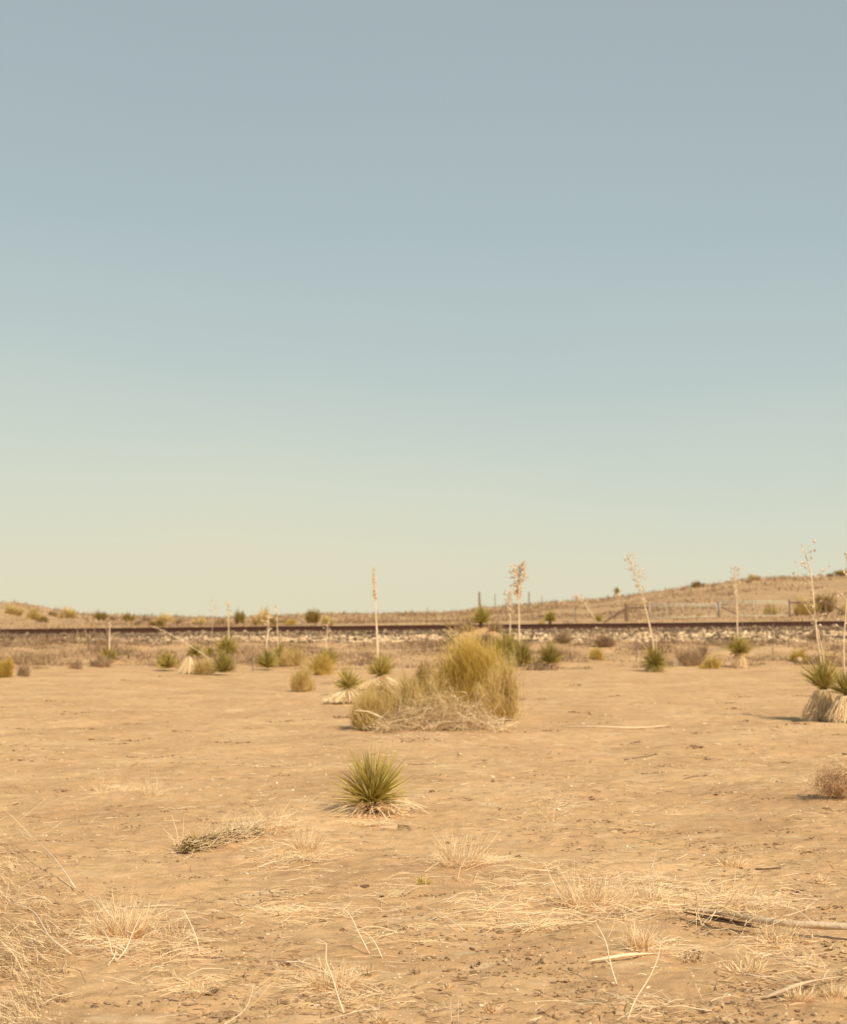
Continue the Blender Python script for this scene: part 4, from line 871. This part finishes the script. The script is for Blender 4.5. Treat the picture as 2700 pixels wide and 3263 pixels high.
def rock(px, py, s, label, var=.3):
    g = gp(px, py); s *= .68; mb = MB(); stones(mb, g[None] + [0, 0, s * .2], np.array([[s * 1.3, s, s * .7]]), np.array([var])); tag(mb.build('rock', M['clod'], None, g), label, 'rock', 'rocks on the sand')
rock(1886, 2548, .045, 'dark rounded rock half sunk in open sand, upper right', .1)
rock(1975, 3233, .035, 'tan rock with a dark underside at the bottom', .8)
rock(2168, 2775, .022, 'small dark rock on sand above the straw heap', .2)
rock(2336, 3198, .016, 'small brown rock between the thin stems and bottom right tufts', .3)
rock(1650, 2735, .035, 'dark crumbly lump right of the large airy tuft', .05)
rock(1572, 2492, .030, 'dark lump on open sand right of the foreground yucca top', .15)
rock(835, 2877, .016, 'small black chip on the sand, left of middle', .0)

# fallen dead yucca with moss coloured patches
g = gp(590, 2722); root = thing('dead_plant', g, 'collapsed dead plant with green brown patches and thin dry blades, left of foreground yucca', 'dead plant')
e = gp(830, 2655); ax = e - g; mb = MB(); n = 2600; t_ = rng.random(n)
P = g + ax * t_[:, None] + rng.normal(size=(n, 3)) * [.03, .035, .0]; P[:, 2] = hgt(P[:, 0], P[:, 1]) + np.abs(rng.normal(size=n)) * .035 * (1 - .5 * t_)
d = rng.normal(size=(n, 3)) * [1, 1, .5] + [.4, .3, .2]
lum = fbm(t_ * 7, t_ * 0, 201, 2) + .28 * (t_ < .45) - .25 * (t_ > .7); k = rng.random(n) < np.clip(.45 + 1.6 * lum, .03, 1)
P, d, t_ = P[k], d[k] * [1, 1, .8], t_[k]; n = len(P); P[:, 2] += .035 * np.clip(lum[k], 0, .5) * rng.random(n)
strands(mb, P, d, rng.uniform(.02, .07, n), rng.uniform(.006, .016, n), None, 2, 2, np.clip(rng.random(n) * .6 + .5 * (fbm(P[:, 0] * 14, P[:, 1] * 14, 203, 2) + .1), 0, 1), tip=.35); mb.build('foliage', M['moss'], root, g)
mb = MB(); n = 1100; t_ = rng.random(n) * 1.25; P = g + ax * t_[:, None] + rng.normal(size=(n, 3)) * [.06, .06, 0]; P[:, 2] = hgt(P[:, 0], P[:, 1]) + np.abs(rng.normal(size=n)) * .04
strands(mb, P, rng.normal(size=(n, 3)) * [1, 1, .45] + [.5, .2, .1], rng.uniform(.06, .26, n), rng.uniform(.002, .005, n), None, 4, 2, rng.random(n), wob=.08, tip=.3)
for (x1, y1), (x2, y2) in (((570, 2700), (545, 2592)), ((574, 2698), (585, 2610)), ((566, 2702), (520, 2640)), ((578, 2700), (600, 2640)), ((700, 2660), (735, 2600)), ((800, 2650), (788, 2600))):
    a_ = gp(x1, y1 + 8, .01); b_ = at(x2, y2, a_[1]); tube(mb, [a_, (a_ + b_) / 2 + [.01, 0, .01], b_], [.005, .004, .0015], 4, .7, .05, 2)
mb.build('dry_blades', M['straw'], root, g)
mb = MB(); tube(mb, [g + [0, 0, .015], g + ax * .5 + [0, 0, .025], e + [0, 0, .01]], [.022, .035, .02], 8, .2, .2, 4); mb.build('trunk', M['bark'], root, g)

# tumbleweed at the right edge
g = gp(2655, 2548); s = .20; root = thing('tumbleweed', g, 'round reddish brown tumbleweed resting on the sand at the right edge', 'tumbleweed')
c = g + np.array([.05, .05, .145]); mb = MB(); n = 3400
d = nrm(rng.normal(size=(n, 3))); P = c + d * (rng.random(n) ** .5 * .15)[:, None] * [1.3, 1.2, .85] * (1 + .25 * rng.normal(size=(n, 1)))
tang = nrm(np.cross(d, rng.normal(size=(n, 3)))) * .8 + d * .5
strands(mb, P, tang, rng.uniform(.04, .12, n), rng.uniform(.0015, .004, n), -d * .04, 4, 2, rng.random(n), wob=.07, tip=.3)
V_ = mb.v[0]; V_[:, 2] = np.maximum(V_[:, 2], hgt(V_[:, 0], V_[:, 1]) + .003); mb.build('twigs', M['tumble'], root, g)
mb = MB(); n = 60; d = nrm(rng.normal(size=(n, 3)) + [0, 0, .5]); strands(mb, np.repeat((g + [.06, .05, .02])[None], n, 0), d * [1.4, 1.2, 1], .24, .006, None, 6, 3, rng.random(n) * .5, wob=.08, tip=.2)
V_ = mb.v[0]; V_[:, 2] = np.maximum(V_[:, 2], hgt(V_[:, 0], V_[:, 1]) + .003); mb.build('stems', M['tumble'], root, g)
